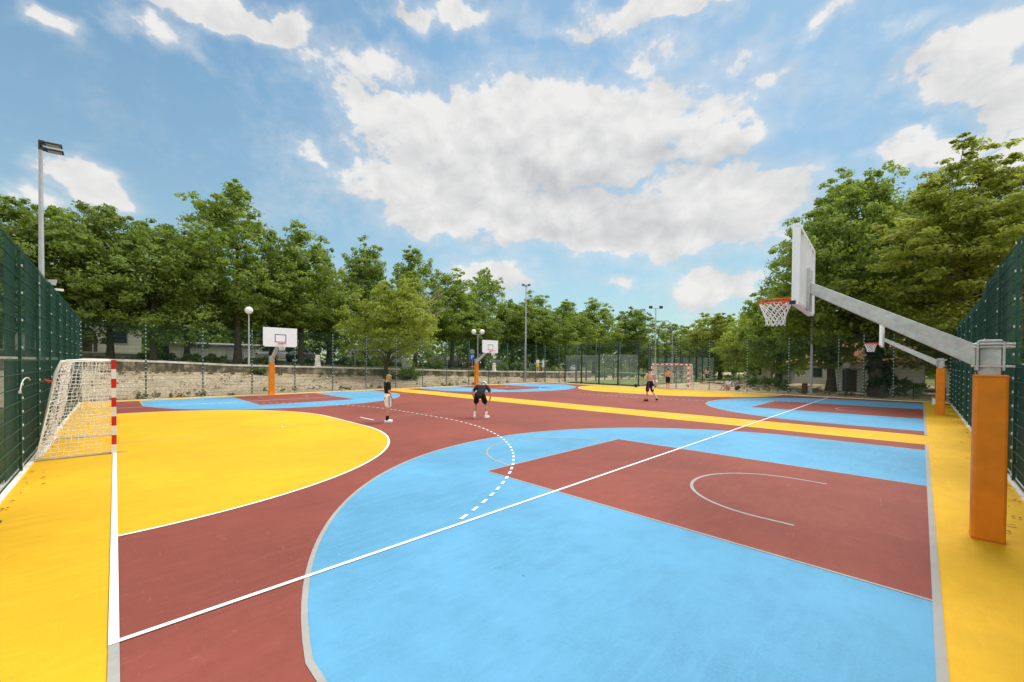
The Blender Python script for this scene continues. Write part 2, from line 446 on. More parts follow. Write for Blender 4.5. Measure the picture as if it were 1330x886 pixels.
def build_ground():
    us = sorted(set([-250, -120, -60, -30, -15, -8, -5.6, -5.3, 0, 3, 5, 6, 7, 8, 9, 10, 11, 12, 13, 14.6, 17, 20, 23.6, 24.4, GU, 24.7, 25, 25.6, 26.2, 26.8, 27.4, 28, 28.6, 29.2, 29.7, WU, WU + .001, 32.4, 34, 36, 39, 43, 43.5, 47, 51, 56, 62, 75, 100, 150, 250, 400]))
    vs = sorted(set([-250, -120, -60, -30, -15, -8, -5, -3, -1.3, 0] + [x * .7 for x in range(1, 47)] + [33.2, 34, 35, 36, 37, 38, 39, 40, 41, 42, 43, 44, 46, 48, 50, 53, 56, 60, 66, 75, 90, 120, 170, 250, 400]))
    rr = random.Random(3)
    m = MB(); vv = []
    for u in us:
        for v in vs:
            h = height(u, v)
            if GU + .5 < u < WU - .2 and -10 < v < 45: h += rr.uniform(-.07, .07) + .10 * math.sin(v * 1.7 + u) * math.sin(v * .63 + 2 * u)
            vv.append(P(u, v, h))
    nv = len(vs)
    for i in range(len(us) - 1):
        for j in range(nv - 1):
            uc = (us[i] + us[i+1]) / 2; vc = (vs[j] + vs[j+1]) / 2
            k = 1
            if GU < uc < WU and vc < 46: k = 0
            elif WU < uc < 32.4 and vc < 60: k = 2
            elif 43.4 < uc < 51 and -30 < vc < 100: k = 4
            elif -5.6 < uc < 13 and 33 < vc < 47: k = 3
            elif uc < 24.4 and vc < -1.3: k = 1
            elif uc < 24.4 and vc < 34: k = 3
            elif uc < 14.6 and 33 < vc < 60: k = 3
            elif GU - 2 < uc < WU + 2 and vc >= 34: k = 3
            m.f.append((i * nv + j, (i + 1) * nv + j, (i + 1) * nv + j + 1, i * nv + j + 1)); m.m.append(k); m.sm.append(True)
    m.v = vv
    o = m.build('ground', [GRAVEL, GRASSG, PATHM, SAND, ASPH]); struct(o)
build_ground()
def kerbs():
    m = MB(); m.box(P(9.5, LV0 - .02, .0), (.17, 31, .05)); struct(m.build('kerb_strip', CONC))
    m = MB(); m.box(P(LU0 - .02, 15.6, .0), (36, .17, .05)); struct(m.build('kerb_strip', CONC))
    m = MB(); m.box(P(GU - .06, 15.9, -.0), (34.6, .12, .05)); struct(m.build('kerb_strip', CONC))
    m = MB(); m.box(P(9.6, GV - .04, -.0), (.12, 30.2, .05)); struct(m.build('kerb_strip', CONC))
kerbs()
def stones():
    m = MB(); rr = random.Random(5)
    for i in range(5200):
        v = rr.uniform(-1, 40); u = GU + .25 + (WU - GU - .4) * rr.random()
        r = rr.uniform(.02, .06) * (2.0 if rr.random() < .08 else 1); z = height(u, v) + r * .2
        vs = [Vector((rr.uniform(.6, 1.2) * x, rr.uniform(.6, 1.2) * y, rr.uniform(.5, .9) * zz)) * r for x, y, zz in ((1,0,0),(-1,0,0),(0,1,0),(0,-1,0),(0,0,1),(0,0,-1))]
        rot = Matrix.Rotation(rr.uniform(0, 6), 3, 'Z')
        m.add([rot @ q + Vector(P(u, v, z)) for q in vs], [(0,2,4),(2,1,4),(1,3,4),(3,0,4),(2,0,5),(1,2,5),(3,1,5),(0,3,5)], rr.randrange(3))
    A = simple('pale_stone', (.62, .53, .39), .95); B = simple('tan_stone', (.33, .25, .16), .95); C = simple('grey_stone', (.24, .20, .16), .95)
    tag(m.build('gravel_stones', [A, B, C], fix=False), 'loose tan and pale stones scattered over the gravel bank', 'gravel', kind='stuff')
stones()
# retaining wall along the foot of the trees
def retaining_wall():
    t = thing('retaining_wall', 'stained low concrete retaining wall with pale cap above the gravel bank', 'wall', P(WU, 15, 0))
    m = MB(); c = MB(); L = Vector(P(WU, 15, 0))
    vs = list(np.linspace(-9, 50, 48))
    a = []
    for i in range(len(vs) - 1):
        v0, v1 = vs[i], vs[i+1]
        for mb, zf0, zf1, u0, u1, g in ((m, lambda v: height(29.9, v) - .5, lambda v: wall_top(v) - .13, WU - .02, WU + .3, 0), (c, lambda v: wall_top(v) - .13, wall_top, WU - .08, WU + .42, .0)):
            q = [P(u0, v0, zf0(v0)), P(u1, v0, zf0(v0)), P(u1, v1, zf0(v1)), P(u0, v1, zf0(v1)), P(u0, v0, zf1(v0)), P(u1, v0, zf1(v0)), P(u1, v1, zf1(v1)), P(u0, v1, zf1(v1))]
            fs = [(0,1,2,3),(4,5,6,7),(0,3,7,4),(1,2,6,5)] + ([(0,1,5,4)] if i == 0 else []) + ([(3,2,6,7)] if i == len(vs) - 2 else [])
            mb.add([Vector(x) - L for x in q], fs)
    m.build('wall_face', WALLM, t); c.build('wall_cap', CONC, t)
retaining_wall()

# ------------------------------------------------------------------ fences
def fence(name, label, p0, p1, posts, hfun, base=0.0, wire=(.005, .0028), vpitch=.05, strips=(), clip=True, rows=.2, mat=None, postw=.06, gaps=()):
    mat = mat or GREEN
    a = Vector(P(*p0)); b = Vector(P(*p1)); d = (b - a); L = d.length; d.normalize(); n = Vector((-d.y, d.x, 0))
    t = thing(name, label, 'fence', a); rz = math.atan2(d.y, d.x)
    hx = lambda s: hfun(s)
    for s in posts:
        m = MB(); h = hx(s); q = d * s
        m.box(q + Vector((0, 0, h / 2 + base)), (postw, postw * .7, h), 0, rz)
        if clip:
            for z in (np.arange(.1, h - .02, rows) if rows < .22 else list(np.arange(.12, 2.05, .25)) + list(np.arange(2.3, h, .5))):
                for sg in (-1, 1): m.box(q + n * sg * (postw * .35 + .008) + Vector((0, 0, z + base)), (.04, .016, .04), 1, rz)
        m.build('post', [mat, WCLIP], t)
    for i in range(len(posts) - 1):
        s0, s1 = posts[i], posts[i+1]
        if s1 - s0 < .5 or i in gaps: continue
        h = min(hx(s0 + .01), hx(s1 - .01)); m = MB(); off = n * (.0)
        for z in np.arange(.06, h, rows):
            for sg in (-1, 1):
                m.beam(d * s0 + n * sg * .007 + Vector((0, 0, z + base)), d * s1 + n * sg * .007 + Vector((0, 0, z + base)), wire[0], wire[0] * 1.6)
        for s in np.arange(s0 + .03, s1 - .01, vpitch):
            m.beam(d * s + Vector((0, 0, .04 + base)), d * s + Vector((0, 0, h + base)), wire[1] * 2, wire[1] * 2)
        m.build('mesh_panel', mat, t, fix=False)
    for s0, s1, z0, z1, sd in strips:
        m = MB(); m.box(d * ((s0 + s1) / 2) + n * sd + Vector((0, 0, (z0 + z1) / 2)), (s1 - s0, .006, z1 - z0), 0, rz)
        m.build('screen_strip', STRIP, t)
    return t
# left fence, along U at V = -1.2
lp = [.4 + 2.395 * i for i in range(13)]
ls = []
for k in range(13):
    a = 2.55 + 2.42 * k
    if a + 1.2 < 29.9: ls.append((a + 5.9 - 6.0, a + 1.2 + 5.9 - 6.0, 2.12, 4.05, .05))
U0 = -5.2
strips_left = [(6.45 - U0, 7.42 - U0, 2.14, 4.1, .05)] + [(8.62 + 2.44 * k - U0, 9.88 + 2.44 * k - U0, 2.14, 4.1, .05) for k in range(6)] + [(4.0 - U0, 5.0 - U0, 2.14, 4.1, .05)]
strips_left += [(6.42 - U0, GU - .05 - U0, .05, 2.06, .05), (2.2 - U0, 5.2 - U0, .05, 2.06, .05)]
fence('mesh_fence', 'left dark green screened mesh fence behind the handball goal', (U0, LV0), (GU - .06, LV0), [7.5 - U0 - 2.395 * 5 + 2.395 * i for i in range(13) if 0 <= 7.5 - U0 - 2.395 * 5 + 2.395 * i < GU - U0 - .3] + [GU - U0 - .1],
      lambda s: 4.14, rows=.25, wire=(.007, .0014), strips=strips_left)
# right fence, along V at U = -5.3
strips_right = [(-1.0 + 2.0, 10.9 + 1, .05, 4.28, -.05), (12.7 + 1, 14.0 + 1, .05, 4.28, -.05), (14.35 + 1, 17.1 + 1, .05, 4.28, -.05), (17.2 + 1, 18.55 + 1, .05, 4.28, -.05)] + [(19.7 + 2.45 * k, 19.7 + 2.45 * k + 1.9, .05, 4.0, -.05) for k in range(6)]
strips_right += [(11.9 + .0, 13.7, .05, 2.1, -.05)]
rp = [11.6 + 1 - 2.42 * 5 + 2.42 * i for i in range(15)]
rp = [s for s in rp if s >= 0 and s < GV + .8] + [GV + 1.0]
fence('mesh_fence', 'right dark green screened mesh fence behind the orange posts', (LU0, -1.0), (LU0, GV), rp, lambda s: 4.32 if s < 19.65 else 4.05, rows=.25, wire=(.007, .0014), strips=strips_right)
# far fences
pl = [1.19 + 2.395 * i + 1.2 for i in range(13)] ; pl = [.06] + pl + [31.28 + .45 + 1.2, GV + 1.2 - .06]
fence('mesh_fence', 'green see-through mesh fence in front of the gravel bank', (GU, LV0), (GU, GV), pl, lambda s: 4.0, wire=(.0055, .0018))
fu = [24.4, 22.5, 20.2, 17.94, 15.35, 12.5, 10.13, 7.52, 4.87, 2.3, -.38, -1.6, -2.95, -5.25]
fence('mesh_fence', 'green see-through mesh fence at the far end behind the distant goal', (GU, GV), (LU0, GV), [GU - x for x in fu], lambda s: 4.02, wire=(.0055, .0018))
# low green fence beyond the far corner
fence('low_mesh_fence', 'low green mesh fence with a top rail beyond the far right corner', (-2.4, 34.7), (-5.2, 35.0), [0, 1.4, 2.75], lambda s: .8, wire=(.006, .003), clip=False)
def gate():
    t = thing('garden_gate', 'tall green tubular gate beside the ivy covered trunk', 'gate', P(-.55, 34.9, 0))
    m = MB()
    for y in (0, -.95): m.tube([(0, y, 0), (0, y, 1.85)], .03, 8)
    m.tube([(0, 0, 1.83), (0, -.95, 1.83)], .025, 8); m.tube([(0, 0, .12), (0, -.95, .12)], .025, 8)
    m.build('gate_frame', GREEN, t)
    m = MB()
    for y in np.arange(-.08, -.95, -.09): m.tube([(0, y, .12), (0, y, 1.83)], .006, 4)
    m.build('gate_bars', GREEN, t)
gate()
# caged paddle court beyond the far fence
def padel():
    t = thing('caged_court', 'dark steel mesh and glass cage around a green turf court', 'sports cage', P(14.8, 35.6, 0))
    O = Vector(P(14.8, 35.6, 0)); Wd, Ln = 8.8, 20.0
    m = MB(); m.poly([P(0, 0, .02), P(0, Ln, .02), P(Wd, Ln, .02), P(Wd, 0, .02)]); m.build('turf', TURF, t)
    def hh(v): return 4.0 if v < 4.2 or v > Ln - 4.2 else 3.0
    for uu in (0, Wd):
        for v in np.linspace(0, Ln, 11):
            b = MB(); h = hh(v); b.box(P(uu, v, h / 2), (.12, .09, h)); b.build('post', DARKG, t)
    for vv in (0, Ln):
        for u in np.linspace(0, Wd, 5)[1:-1]:
            b = MB(); b.box(P(u, vv, 2), (.1, .12, 4)); b.build('post', DARKG, t)
    r = MB()
    for uu in (0, Wd):
        r.tube([P(uu, 4, 3.0), P(uu, Ln - 4, 3.0)], .035, 6)
        for a, b in ((0, 4), (Ln - 4, Ln)): r.tube([P(uu, a, 4), P(uu, b, 4)], .035, 6)
    for vv in (0, Ln): r.tube([P(0, vv, 4), P(Wd, vv, 4)], .035, 6)
    r.build('top_rail', DARKG, t)
    w = MB()
    for uu in (0, Wd):
        for z in np.arange(.2, 3.0, .2): w.tube([P(uu, 4, z), P(uu, Ln - 4, z)], .004, 4)
        for v in np.arange(4.05, Ln - 4, .12): w.tube([P(uu, v, .05), P(uu, v, 3)], .0025, 3)
        for a, b in ((0, 4), (Ln - 4, Ln)):
            for z in np.arange(3.1, 4, .2): w.tube([P(uu, a, z), P(uu, b, z)], .004, 4)
    for vv in (0, Ln):
        for z in np.arange(3.1, 4, .2): w.tube([P(0, vv, z), P(Wd, vv, z)], .004, 4)
        for u in np.arange(.05, Wd, .12): w.tube([P(u, vv, 3), P(u, vv, 4)], .0025, 3)
    w.build('wire_mesh', DARKG, t, fix=False)
    for u0 in np.linspace(0, Wd, 5)[:-1]:
        for vv in (0, Ln):
            g = MB(); g.box(P(u0 + Wd / 8, vv + .04, 1.5), (.012, Wd / 4 - .14, 2.9)); g.build('glass_panel', GLASS, t)
    n = MB(); n.tube([P(0, Ln / 2, .92), P(Wd, Ln / 2, .92)], .03, 6); n.build('net_tape', WHTP, t)
    n = MB()
    for z in np.arange(.05, .9, .09): n.tube([P(0, Ln / 2, z), P(Wd, Ln / 2, z)], .004, 3)
    for u in np.arange(.05, Wd, .09): n.tube([P(u, Ln / 2, .03), P(u, Ln / 2, .92)], .004, 3)
    n.build('net', DARKG, t, fix=False)
    n = MB(); n.tube([P(Wd - .3, Ln / 2, 0), P(Wd - .3, Ln / 2, 1.5)], .05, 8); n.build('padded_net_post', simple('yellow_pad', (.8, .5, .03)), t)
padel()

# ------------------------------------------------------------------ basketball hoops
def net_hoop(mb, c, r0, r1, h, n=12, rows=6, th=.007, seed=1):
    rr = random.Random(seed)
    lev = []
    for k in range(rows + 1):
        t = k / rows; r = lerp(r0, r1, min(1, t * 1.25) ** .8) * (1 + .08 * max(0, t - .75) * 4 * .5); z = -h * t
        ring = [Vector((c[0] + r * math.cos(2 * math.pi * (j + .5 * (k % 2)) / n) + rr.uniform(-.008, .008), c[1] + r * math.sin(2 * math.pi * (j + .5 * (k % 2)) / n) + rr.uniform(-.008, .008), c[2] + z + rr.uniform(-.01, .01) * (k > 0))) for j in range(n)]
        lev.append(ring)
    for k in range(rows):
        for j in range(n):
            a = lev[k][j]
            for b in ((lev[k+1][j], lev[k+1][(j - 1) % n]) if k % 2 == 0 else (lev[k+1][j], lev[k+1][(j + 1) % n])):
                mid = (a + b) / 2 + Vector((0, 0, -.012))
                mb.tube([a, mid, b], th, 5)
def make_hoop():
    # local: post at origin, arm reaches along +y (towards the court)
    t = thing('basketball_hoop', 'nearest basketball hoop on a wide orange padded post', 'basketball hoop')
    m = MB(); m.box((0, 0, .99), (.30, .27, 1.98)); pad = m.build('post_pad', ORANGE, t, bev=.025)
    for z in (.012, 1.955):
        m = MB(); m.box((0, 0, z), (.304, .274, .02)); m.build('hem', SEAM, pad)
    m = MB(); m.box((0, .01, 1.2), (.17, .17, 2.4)); m.box((0, .01, 2.385), (.19, .19, .02)); m.build('post', GALV, t, bev=.006)
    # clamp plates and bolts
    m = MB()
    m.box((0, .112, 2.2), (.26, .02, .34)); pc = m.build('clamp', GALV, t, bev=.003)
    m = MB(); m.box((0, -.092, 2.2), (.26, .02, .34)); m.build('clamp', GALV, t, bev=.003)
    for sx in (-.11, .11):
        for z in (2.08, 2.31, 2.345):
            m = MB(); m.tube([(sx, .15, z), (sx, -.17, z)], .011, 8); m.tube([(sx, -.105, z), (sx, -.125, z)], .02, 6); m.tube([(sx, -.15, z), (sx, -.175, z)], .015, 6); m.build('bolt', GALV, pc)
    # arm: tapering box beam
    m = MB(); a0, a1 = Vector((0, .13, 2.22)), Vector((0, 1.70, 3.22))
    vs = [(x, y, z) for (y, z, hw, hh) in ((.125, 2.215, .075, .135), (1.78, 3.245, .075, .085)) for x, z in ((-hw, z - hh), (hw, z - hh), (hw, z + hh), (-hw, z + hh))]
    m.add(vs, [(3,2,1,0),(4,5,6,7),(0,1,5,4),(1,2,6,5),(2,3,7,6),(3,0,4,7)]); m.build('arm', GALV, t, bev=.008)
    # backboard with its frame of channels on the rear
    yb = 1.89; hw = .89; z0, z1 = 2.91, 4.02
    m = MB(); m.box((0, yb, (z0 + z1) / 2), (2 * hw, .03, z1 - z0)); bo = m.build('backboard', BOARD, t, bev=.004)
    m = MB()
    for x0, x1, za, zb in ((-.3, .3, 3.60, 3.64), (-.3, .3, 3.17, 3.21), (-.3, -.26, 3.21, 3.60), (.26, .3, 3.21, 3.60)):
        m.box(((x0 + x1) / 2, yb + .017, (za + zb) / 2), (x1 - x0, .004, zb - za))
    m.build('target_square', TARGET, bo)
    m = MB()
    for x in (-hw + .03, -.42, -.14, .14, .42, hw - .03): m.box((x, yb - .045, (z0 + z1) / 2), (.05, .06, z1 - z0 - .06))
    for z in (z0 + .02, z1 - .02): m.box((0, yb - .042, z), (2 * hw, .05, .04))
    m.build('rear_frame', BOARD, bo)
    m = MB(); m.box((0, yb - .095, 3.22), (.34, .035, .62)); m.build('mounting_plate', GALV, bo, bev=.004)
    for sx in (-1, 1):
        m = MB(); m.box((sx * (hw - .02), yb, z0 + .03), (.06, .07, .05)); m.build('corner_cap', BLACK, bo)
    # ring, bracket, net
    cy = yb + .345; zr = 3.10
    m = MB(); m.tube([(.225 * math.cos(a), cy + .225 * math.sin(a), zr) for a in np.linspace(0, 2 * math.pi, 33)[:-1]], .011, 8, closed=True)
    m.tube([(.225 * math.cos(a), cy + .225 * math.sin(a), zr - .035) for a in np.linspace(0, 2 * math.pi, 33)[:-1]], .007, 6, closed=True)
    ring = m.build('ring', RIM, t)
    m = MB(); m.prism([(-.10, yb + .015), (.10, yb + .015), (.17, cy - .14), (.0, cy - .215), (-.17, cy - .14)], zr - .03, zr + .02, axis=2)
    m.prism([(yb + .015, zr - .16), (yb + .015, zr), (cy - .2, zr - .005)], -.09, -.08, axis=0); m.prism([(yb + .015, zr - .16), (yb + .015, zr), (cy - .2, zr - .005)], .08, .09, axis=0)
    m.build('ring_bracket', RIM, t)
    m = MB(); net_hoop(m, (0, cy, zr - .03), .218, .125, .36); m.build('hoop_net', NETW, t)
    return t
hoop = make_hoop(); hoop['group'] = 'basketball hoops on orange posts'
hoop.location = P(-4.69, 7.57)
GRP = 'basketball hoops on orange posts'
dup(hoop, P(-4.69, 25.0), 0, 'second basketball hoop further along the right fence', None, GRP)
dup(hoop, P(24.15, W(24, 7.5)), math.pi, 'far basketball hoop beside the single globe lamp', None, GRP)
dup(hoop, P(24.15, 23.35), math.pi, 'far basketball hoop in front of the twin globe lamp', None, GRP)

c_ = Matrix.Translation((0, 1.89, 0))
for o_ in [k for k in bpy.data.objects if k.parent == hoop and k.name.startswith('backboard')]:
    o_.matrix_local = c_ @ Matrix.Rotation(R(3.2), 4, 'Z') @ c_.inverted()   # the nearest board hangs slightly askew on its plate
# ------------------------------------------------------------------ handball goals
def netgrid(mb, A, B, C, D, nx, ny, th, sag, rr, slack=.02):
    """A-B top edge, D-C bottom edge"""
    A, B, C, D = map(Vector, (A, B, C, D)); nrm = (B - A).cross(D - A).normalized()
    pt = [[None] * (nx + 1) for _ in range(ny + 1)]
    for j in range(ny + 1):
        for i in range(nx + 1):
            s, t = i / nx, j / ny
            p = A.lerp(B, s).lerp(D.lerp(C, s), t)
            w = math.sin(math.pi * s) * math.sin(math.pi * min(1, t * .9 + .05))
            jit = slack * (0 if i in (0, nx) or j == 0 else 1)
            pt[j][i] = p + nrm * (sag * w + rr.uniform(-jit, jit)) + Vector((rr.uniform(-jit, jit), rr.uniform(-jit, jit), rr.uniform(-jit, jit) * .8 - sag * .3 * w))
    for j in range(ny + 1): mb.tube(pt[j], th, 4, caps=False)
    for i in range(nx + 1): mb.tube([pt[j][i] for j in range(ny + 1)], th, 4, caps=False)
def make_goal():
    # local: goal line along y (U), centre at origin; the field is at +x, the net at -x
    t = thing('handball_goal', 'red and white handball goal with slack white net by the left fence', 'goal')
    g = 1.54
    def striped(name, a, b, n):
        m = MB(); a, b = Vector(a), Vector(b)
        for i in range(n):
            p, q = a.lerp(b, i / n), a.lerp(b, (i + 1) / n)
            m.beam(p, q, .08, .08, i % 2, up=(1, 0, 0))
        return m
    for s in (-1, 1):
        m = striped('p', (0, s * g, 2.08), (0, s * g, 0), 10)
        m.build('goal_post', [REDP, WHTP], t)
    m = striped('c', (0, -g + .04, 2.04), (0, g - .04, 2.04), 15); m.m = [1 - x for x in m.m]; m.build('crossbar', [REDP, WHTP], t)
    for s in (-1, 1):
        m = MB(); y = s * (g - .03)
        m.tube([(-.04, y, 2.06), (-.5, y, 2.07), (-.70, y, 2.06), (-.80, y, 1.98), (-.86, y, 1.8), (-1.12, y, .06)], .022, 8)
        m.build('net_bracket', WHTP, t)
        m = MB(); m.tube([(-.04, y, .025), (-1.14, y, .03)], .02, 8); m.build('base_bar', GALV, t)
    m = MB(); m.tube([(-1.14, -g, .03), (-1.14, g, .03)], .022, 8); m.build('rear_bar', GALV, t)
    rr = random.Random(4)
    m = MB()
    for s in (-1, 1):
        y = s * (g - .01)
        netgrid(m, (-.02, y, 2.03), (-.78, y, 2.03), (-1.14, y, .06), (-.02, y, .07), 12, 24, .0048, .06 * s, rr)
    netgrid(m, (-.80, -g, 2.02), (-.80, g, 2.02), (-1.14, g, .03), (-1.14, -g, .03), 32, 24, .0048, -.12, rr, .03)
    netgrid(m, (-.03, -g, 2.06), (-.03, g, 2.06), (-.80, g, 2.04), (-.80, -g, 2.04), 30, 8, .0042, .05, rr, .015)
    # slack rolls of net gathered along the back bar
    for k in range(5):
        m.tube([(-1.08 + rr.uniform(-.06, .05), y, .05 + rr.uniform(0, .09)) for y in np.linspace(-g, g, 26)], .006, 4)
    for k in range(9):
        y0 = g - .25 - .03 * k + rr.uniform(-.02, .02)
        m.tube([(-.82 - .30 * q - .05 * math.sin(math.pi * q) + rr.uniform(-.015, .015), y0 + rr.uniform(-.03, .03), 1.98 * (1 - q) + .06 * q) for q in np.linspace(0, 1, 12)], .007, 4)
    m.build('goal_net', NETW, t)
    m = MB()
    for k in range(3): m.tube([(-.02, -g + .02, .04), (.05 + .03 * k, -g - .03 + .04 * k, .02), (.16 + .03 * k, -g + .02 * k, .015), (.1, -g + .05, .02)], .006, 5)
    m.build('tie_cord', simple('dirty_cord', (.45, .38, .3), .9), t)
    m = MB()
    for k in range(3): m.tube([(-.88, -g + .02, 1.66 - .02 * k), (-.95 - .03 * k, -g - .03, 1.60 + .04 * k), (-1.0 - .02 * k, -g + .02, 1.66 - .03 * k)], .006, 4)
    m.build('red_tie', REDP, t)
    return t
goal = make_goal(); goal.location = P(10, .02)
goal['group'] = 'handball goals'
dup(goal, P(10.45, 32.6), math.pi, 'red and white handball goal on the far end of the court', None, 'handball goals')

# ------------------------------------------------------------------ light poles and lamps
def make_light_pole(h, name='floodlight_pole'):
    t = thing(name, 'x', 'light pole')
    m = MB(); m.tube([(0, 0, -.1), (0, 0, h * .5), (0, 0, h)], [.085, .07, .05], 12); m.build('pole', GREYP, t)
    m = MB(); m.box((0, 0, .02), (.36, .36, .05)); m.build('base_plate', GALV, t)
    m = MB(); m.tube([(0, -.4, h + .02), (0, .4, h + .02)], .03, 8); m.tube([(0, 0, h - .1), (0, 0, h + .08)], .06, 8); m.build('cross_arm', DARKM, t)
    for s in (-1, 1):
        hd = MB()
        M = Matrix.Rotation(R(-4), 3, 'Y')
        hd.box(Vector((.30, s * .3, h + .06)), (.44, .30, .06), 0, mat=M); hd.box(Vector((.05, s * .3, h + .06)), (.14, .2, .09), 0, mat=M)
        ho = hd.build('lamp_head', DARKM, t, bev=.02)
        l = MB(); l.box(Vector((.31, s * .3, h + .025)), (.34, .24, .012), 0, mat=M); l.build('lens', simple('lamp_lens', (.45, .43, .39), .3) if 'lamp_lens' not in MATS else MATS['lamp_lens'], ho)
    m = MB(); m.box((.0, .0, 4.75), (.16, .16, .14)); m.prism([(.07, 4.68), (.32, 4.66), (.36, 4.86), (.07, 4.82)], -.10, .10, axis=1); m.build('loudspeaker', GREYP, t, bev=.01)
    m = MB(); m.tube([(.08, 0, 4.5), (.3, 0, 4.5)], .02, 6); m.box((.40, 0, 4.52), (.22, .08, .08)); m.build('camera', WHTP, t, bev=.01)
    return t
lp1 = make_light_pole(9.35); lp1['label'] = 'grey floodlight pole rising behind the left fence'; lp1.location = P(17.15, -1.75); lp1['group'] = 'floodlight poles around the court'
G2 = 'floodlight poles around the court'
dup(lp1, P(25.1, 30.8, height(25.1, 30.8)), R(225), 'grey floodlight pole on the gravel bank right of the twin globe lamp', (1, 1, 1.08), G2)
dup(lp1, P(1.33, 35.1), R(-45), 'grey floodlight pole under the big tree behind the nearest hoop', (1, 1, 1.12), G2)
def make_twin_pole():
    t = thing('twin_floodlight_pole', 'slim tall pole with two square floodlights beyond the far goal', 'light pole', P(24.0, 58.0))
    H = 10.4
    m = MB(); m.tube([(0, 0, -.1), (0, 0, H)], [.1, .07], 10); m.build('pole', GREYP, t)
    m = MB(); m.tube([(-.7, .7, H), (.7, -.7, H)], .04, 6); m.build('cross_arm', GREYP, t)
    for s in (-1, 1):
        m = MB(); m.box((s * .55, -s * .55, H + .18), (.46, .26, .36), 0, R(-45)); m.build('floodlight', DARKM, t, bev=.02)
    t2 = thing('street_lamp', 'leaning grey street lamp with flat head above the far trees', 'street lamp', P(22.3, 60.0))
    m = MB(); m.tube([(0, 0, 0), (0, 0, 6.8), (-.15, .2, 7.9), (-.35, .5, 8.45)], [.08, .06, .05, .045], 8); m.build('pole', GREYP, t2)
    m = MB(); m.box((-.75, .9, 8.55), (1.2, .3, .12), 0, R(-50)); m.build('lamp_head', GREYP, t2, bev=.03)
make_twin_pole()
def globe_lamp(loc, h, n, label):
    t = thing('globe_lamp', label, 'street lamp', loc)
    m = MB(); m.tube([(0, 0, 0), (0, 0, .8), (0, 0, h)], [.075, .06, .04], 10); m.build('pole', GREYP, t)
    if n == 1:
        m = MB(); m.lathe([(.05, 0), (.11, .03), (.12, .06)], (0, 0, h), 12); m.build('collar', GREYP, t)
        m = MB(); m.ball((0, 0, h + .28), .27, n=20, m=14); m.build('globe', LAMPW, t)
    else:
        r = Vector((.714, -.7, 0))
        m = MB(); m.tube([tuple(-r * .45 + Vector((0, 0, h))), tuple(r * .45 + Vector((0, 0, h)))], .03, 6); m.build('cross_arm', GREYP, t)
        for s in (-1, 1):
            m = MB(); m.ball(tuple(r * .47 * s + Vector((0, 0, h + .3))), .28, n=20, m=14); m.build('globe', LAMPW, t)
    return t
globe_lamp(P(30.6, 7.05, wall_top(7) - .05), 3.75, 1, 'single white globe lamp on a grey pole left of the far hoop')
globe_lamp(P(30.9, 29.1, wall_top(29) - .05), 4.1, 2, 'twin white globe lamp on a grey pole above a far hoop')
def dark_globe():
    t = thing('globe_lamp', 'short black lamp post with a smoky globe by the white house', 'street lamp', P(-.47, 36.6, 0))
    m = MB(); m.tube([(0, 0, 0), (0, 0, 1.5)], .045, 8); m.lathe([(.05, 1.5), (.16, 1.62), (.19, 1.85), (.17, 1.86), (.12, 1.66), (.04, 1.6)], n=12); m.build('post', DARKM, t)
    m = MB(); m.ball((0, 0, 2.05), .27, n=16, m=10); m.build('globe', simple('smoky_globe', (.35, .36, .30), .3), t)
dark_globe()
def small_lamp():
    t = thing('path_lamp', 'small flat white lamp on a thin pole among the shrubs', 'street lamp', P(36.5, 17.5, height(36.5, 17.5)))
    m = MB(); m.tube([(0, 0, 0), (0, 0, 2.3)], .035, 6); m.build('pole', GREYP, t)
    m = MB(); m.lathe([(.05, 2.2), (.26, 2.3), (.26, 2.38), (.05, 2.44)], n=12); m.build('lamp_head', LAMPW, t)
small_lamp()

# ------------------------------------------------------------------ small street furniture
def pillar(loc, label):
    t = thing('stone_pillar', label, 'pillar', loc, group='stone pillars on the retaining wall')
    m = MB(); m.lathe([(.26, 0), (.25, .05), (.19, .58), (.19, .6)], n=16); m.build('shaft', CONC, t)
    m = MB(); m.lathe([(.24, .6), (.24, .7), (.17, .72), (.17, .84), (.21, .86), (.2, .93), (.08, .98)], n=16); m.build('cap', CONC, t)
pillar(P(30.7, 11.9, wall_top(12) - .05), 'pale stone pillar on the wall right of the far left hoop')
pillar(P(30.7, 31.4, wall_top(31) - .08), 'pale stone pillar on the wall right of the twin globe lamp')
def sign():
    t = thing('road_sign', 'small blue parking sign on a thin pole below a round sign', 'sign', P(33, 30.0, height(33, 30)))
    m = MB(); m.tube([(0, 0, 0), (0, 0, 2.5)], .03, 6); m.build('pole', GREYP, t)
    q = R(-45)
    m = MB(); m.box((-.03, -.03, 1.6), (.52, .03, .75), 0, q); p_ = m.build('panel', SIGNB, t)
    m = MB()
    # a white letter P
    for (x, z, w, h) in ((-.09, 0, .07, .42), (.03, .18, .2, .06), (.03, -.0, .2, .06), (.13, .09, .06, .2)):
        m.box(Vector((-.045 + x * .707, -.045 - x * .707, 1.62 + z)), (w, .012, h), 0, q)
    m.build('letter', WHTP, p_)
    m = MB(); m.tube([(-.04, -.04, 2.28), (-.07, -.07, 2.28)], .27, 16); m.build('round_panel', TRIM, t)
sign()
def cabinet():
    t = thing('utility_cabinet', 'pale grey utility cabinet behind the leaning yellow tree', 'cabinet', P(33.2, 21.5, height(33, 21.5)), R(-40))
    m = MB(); m.box((0, 0, .34), (.95, .4, .68)); m.build('body', simple('pale_cabinet', (.5, .54, .52)), t, bev=.02)
    for s in (-1, 1):
        m = MB(); m.box((s * .235, -.212, .34), (.44, .02, .58)); m.build('door', simple('cabinet_door', (.46, .5, .49)), t, bev=.005)
cabinet()
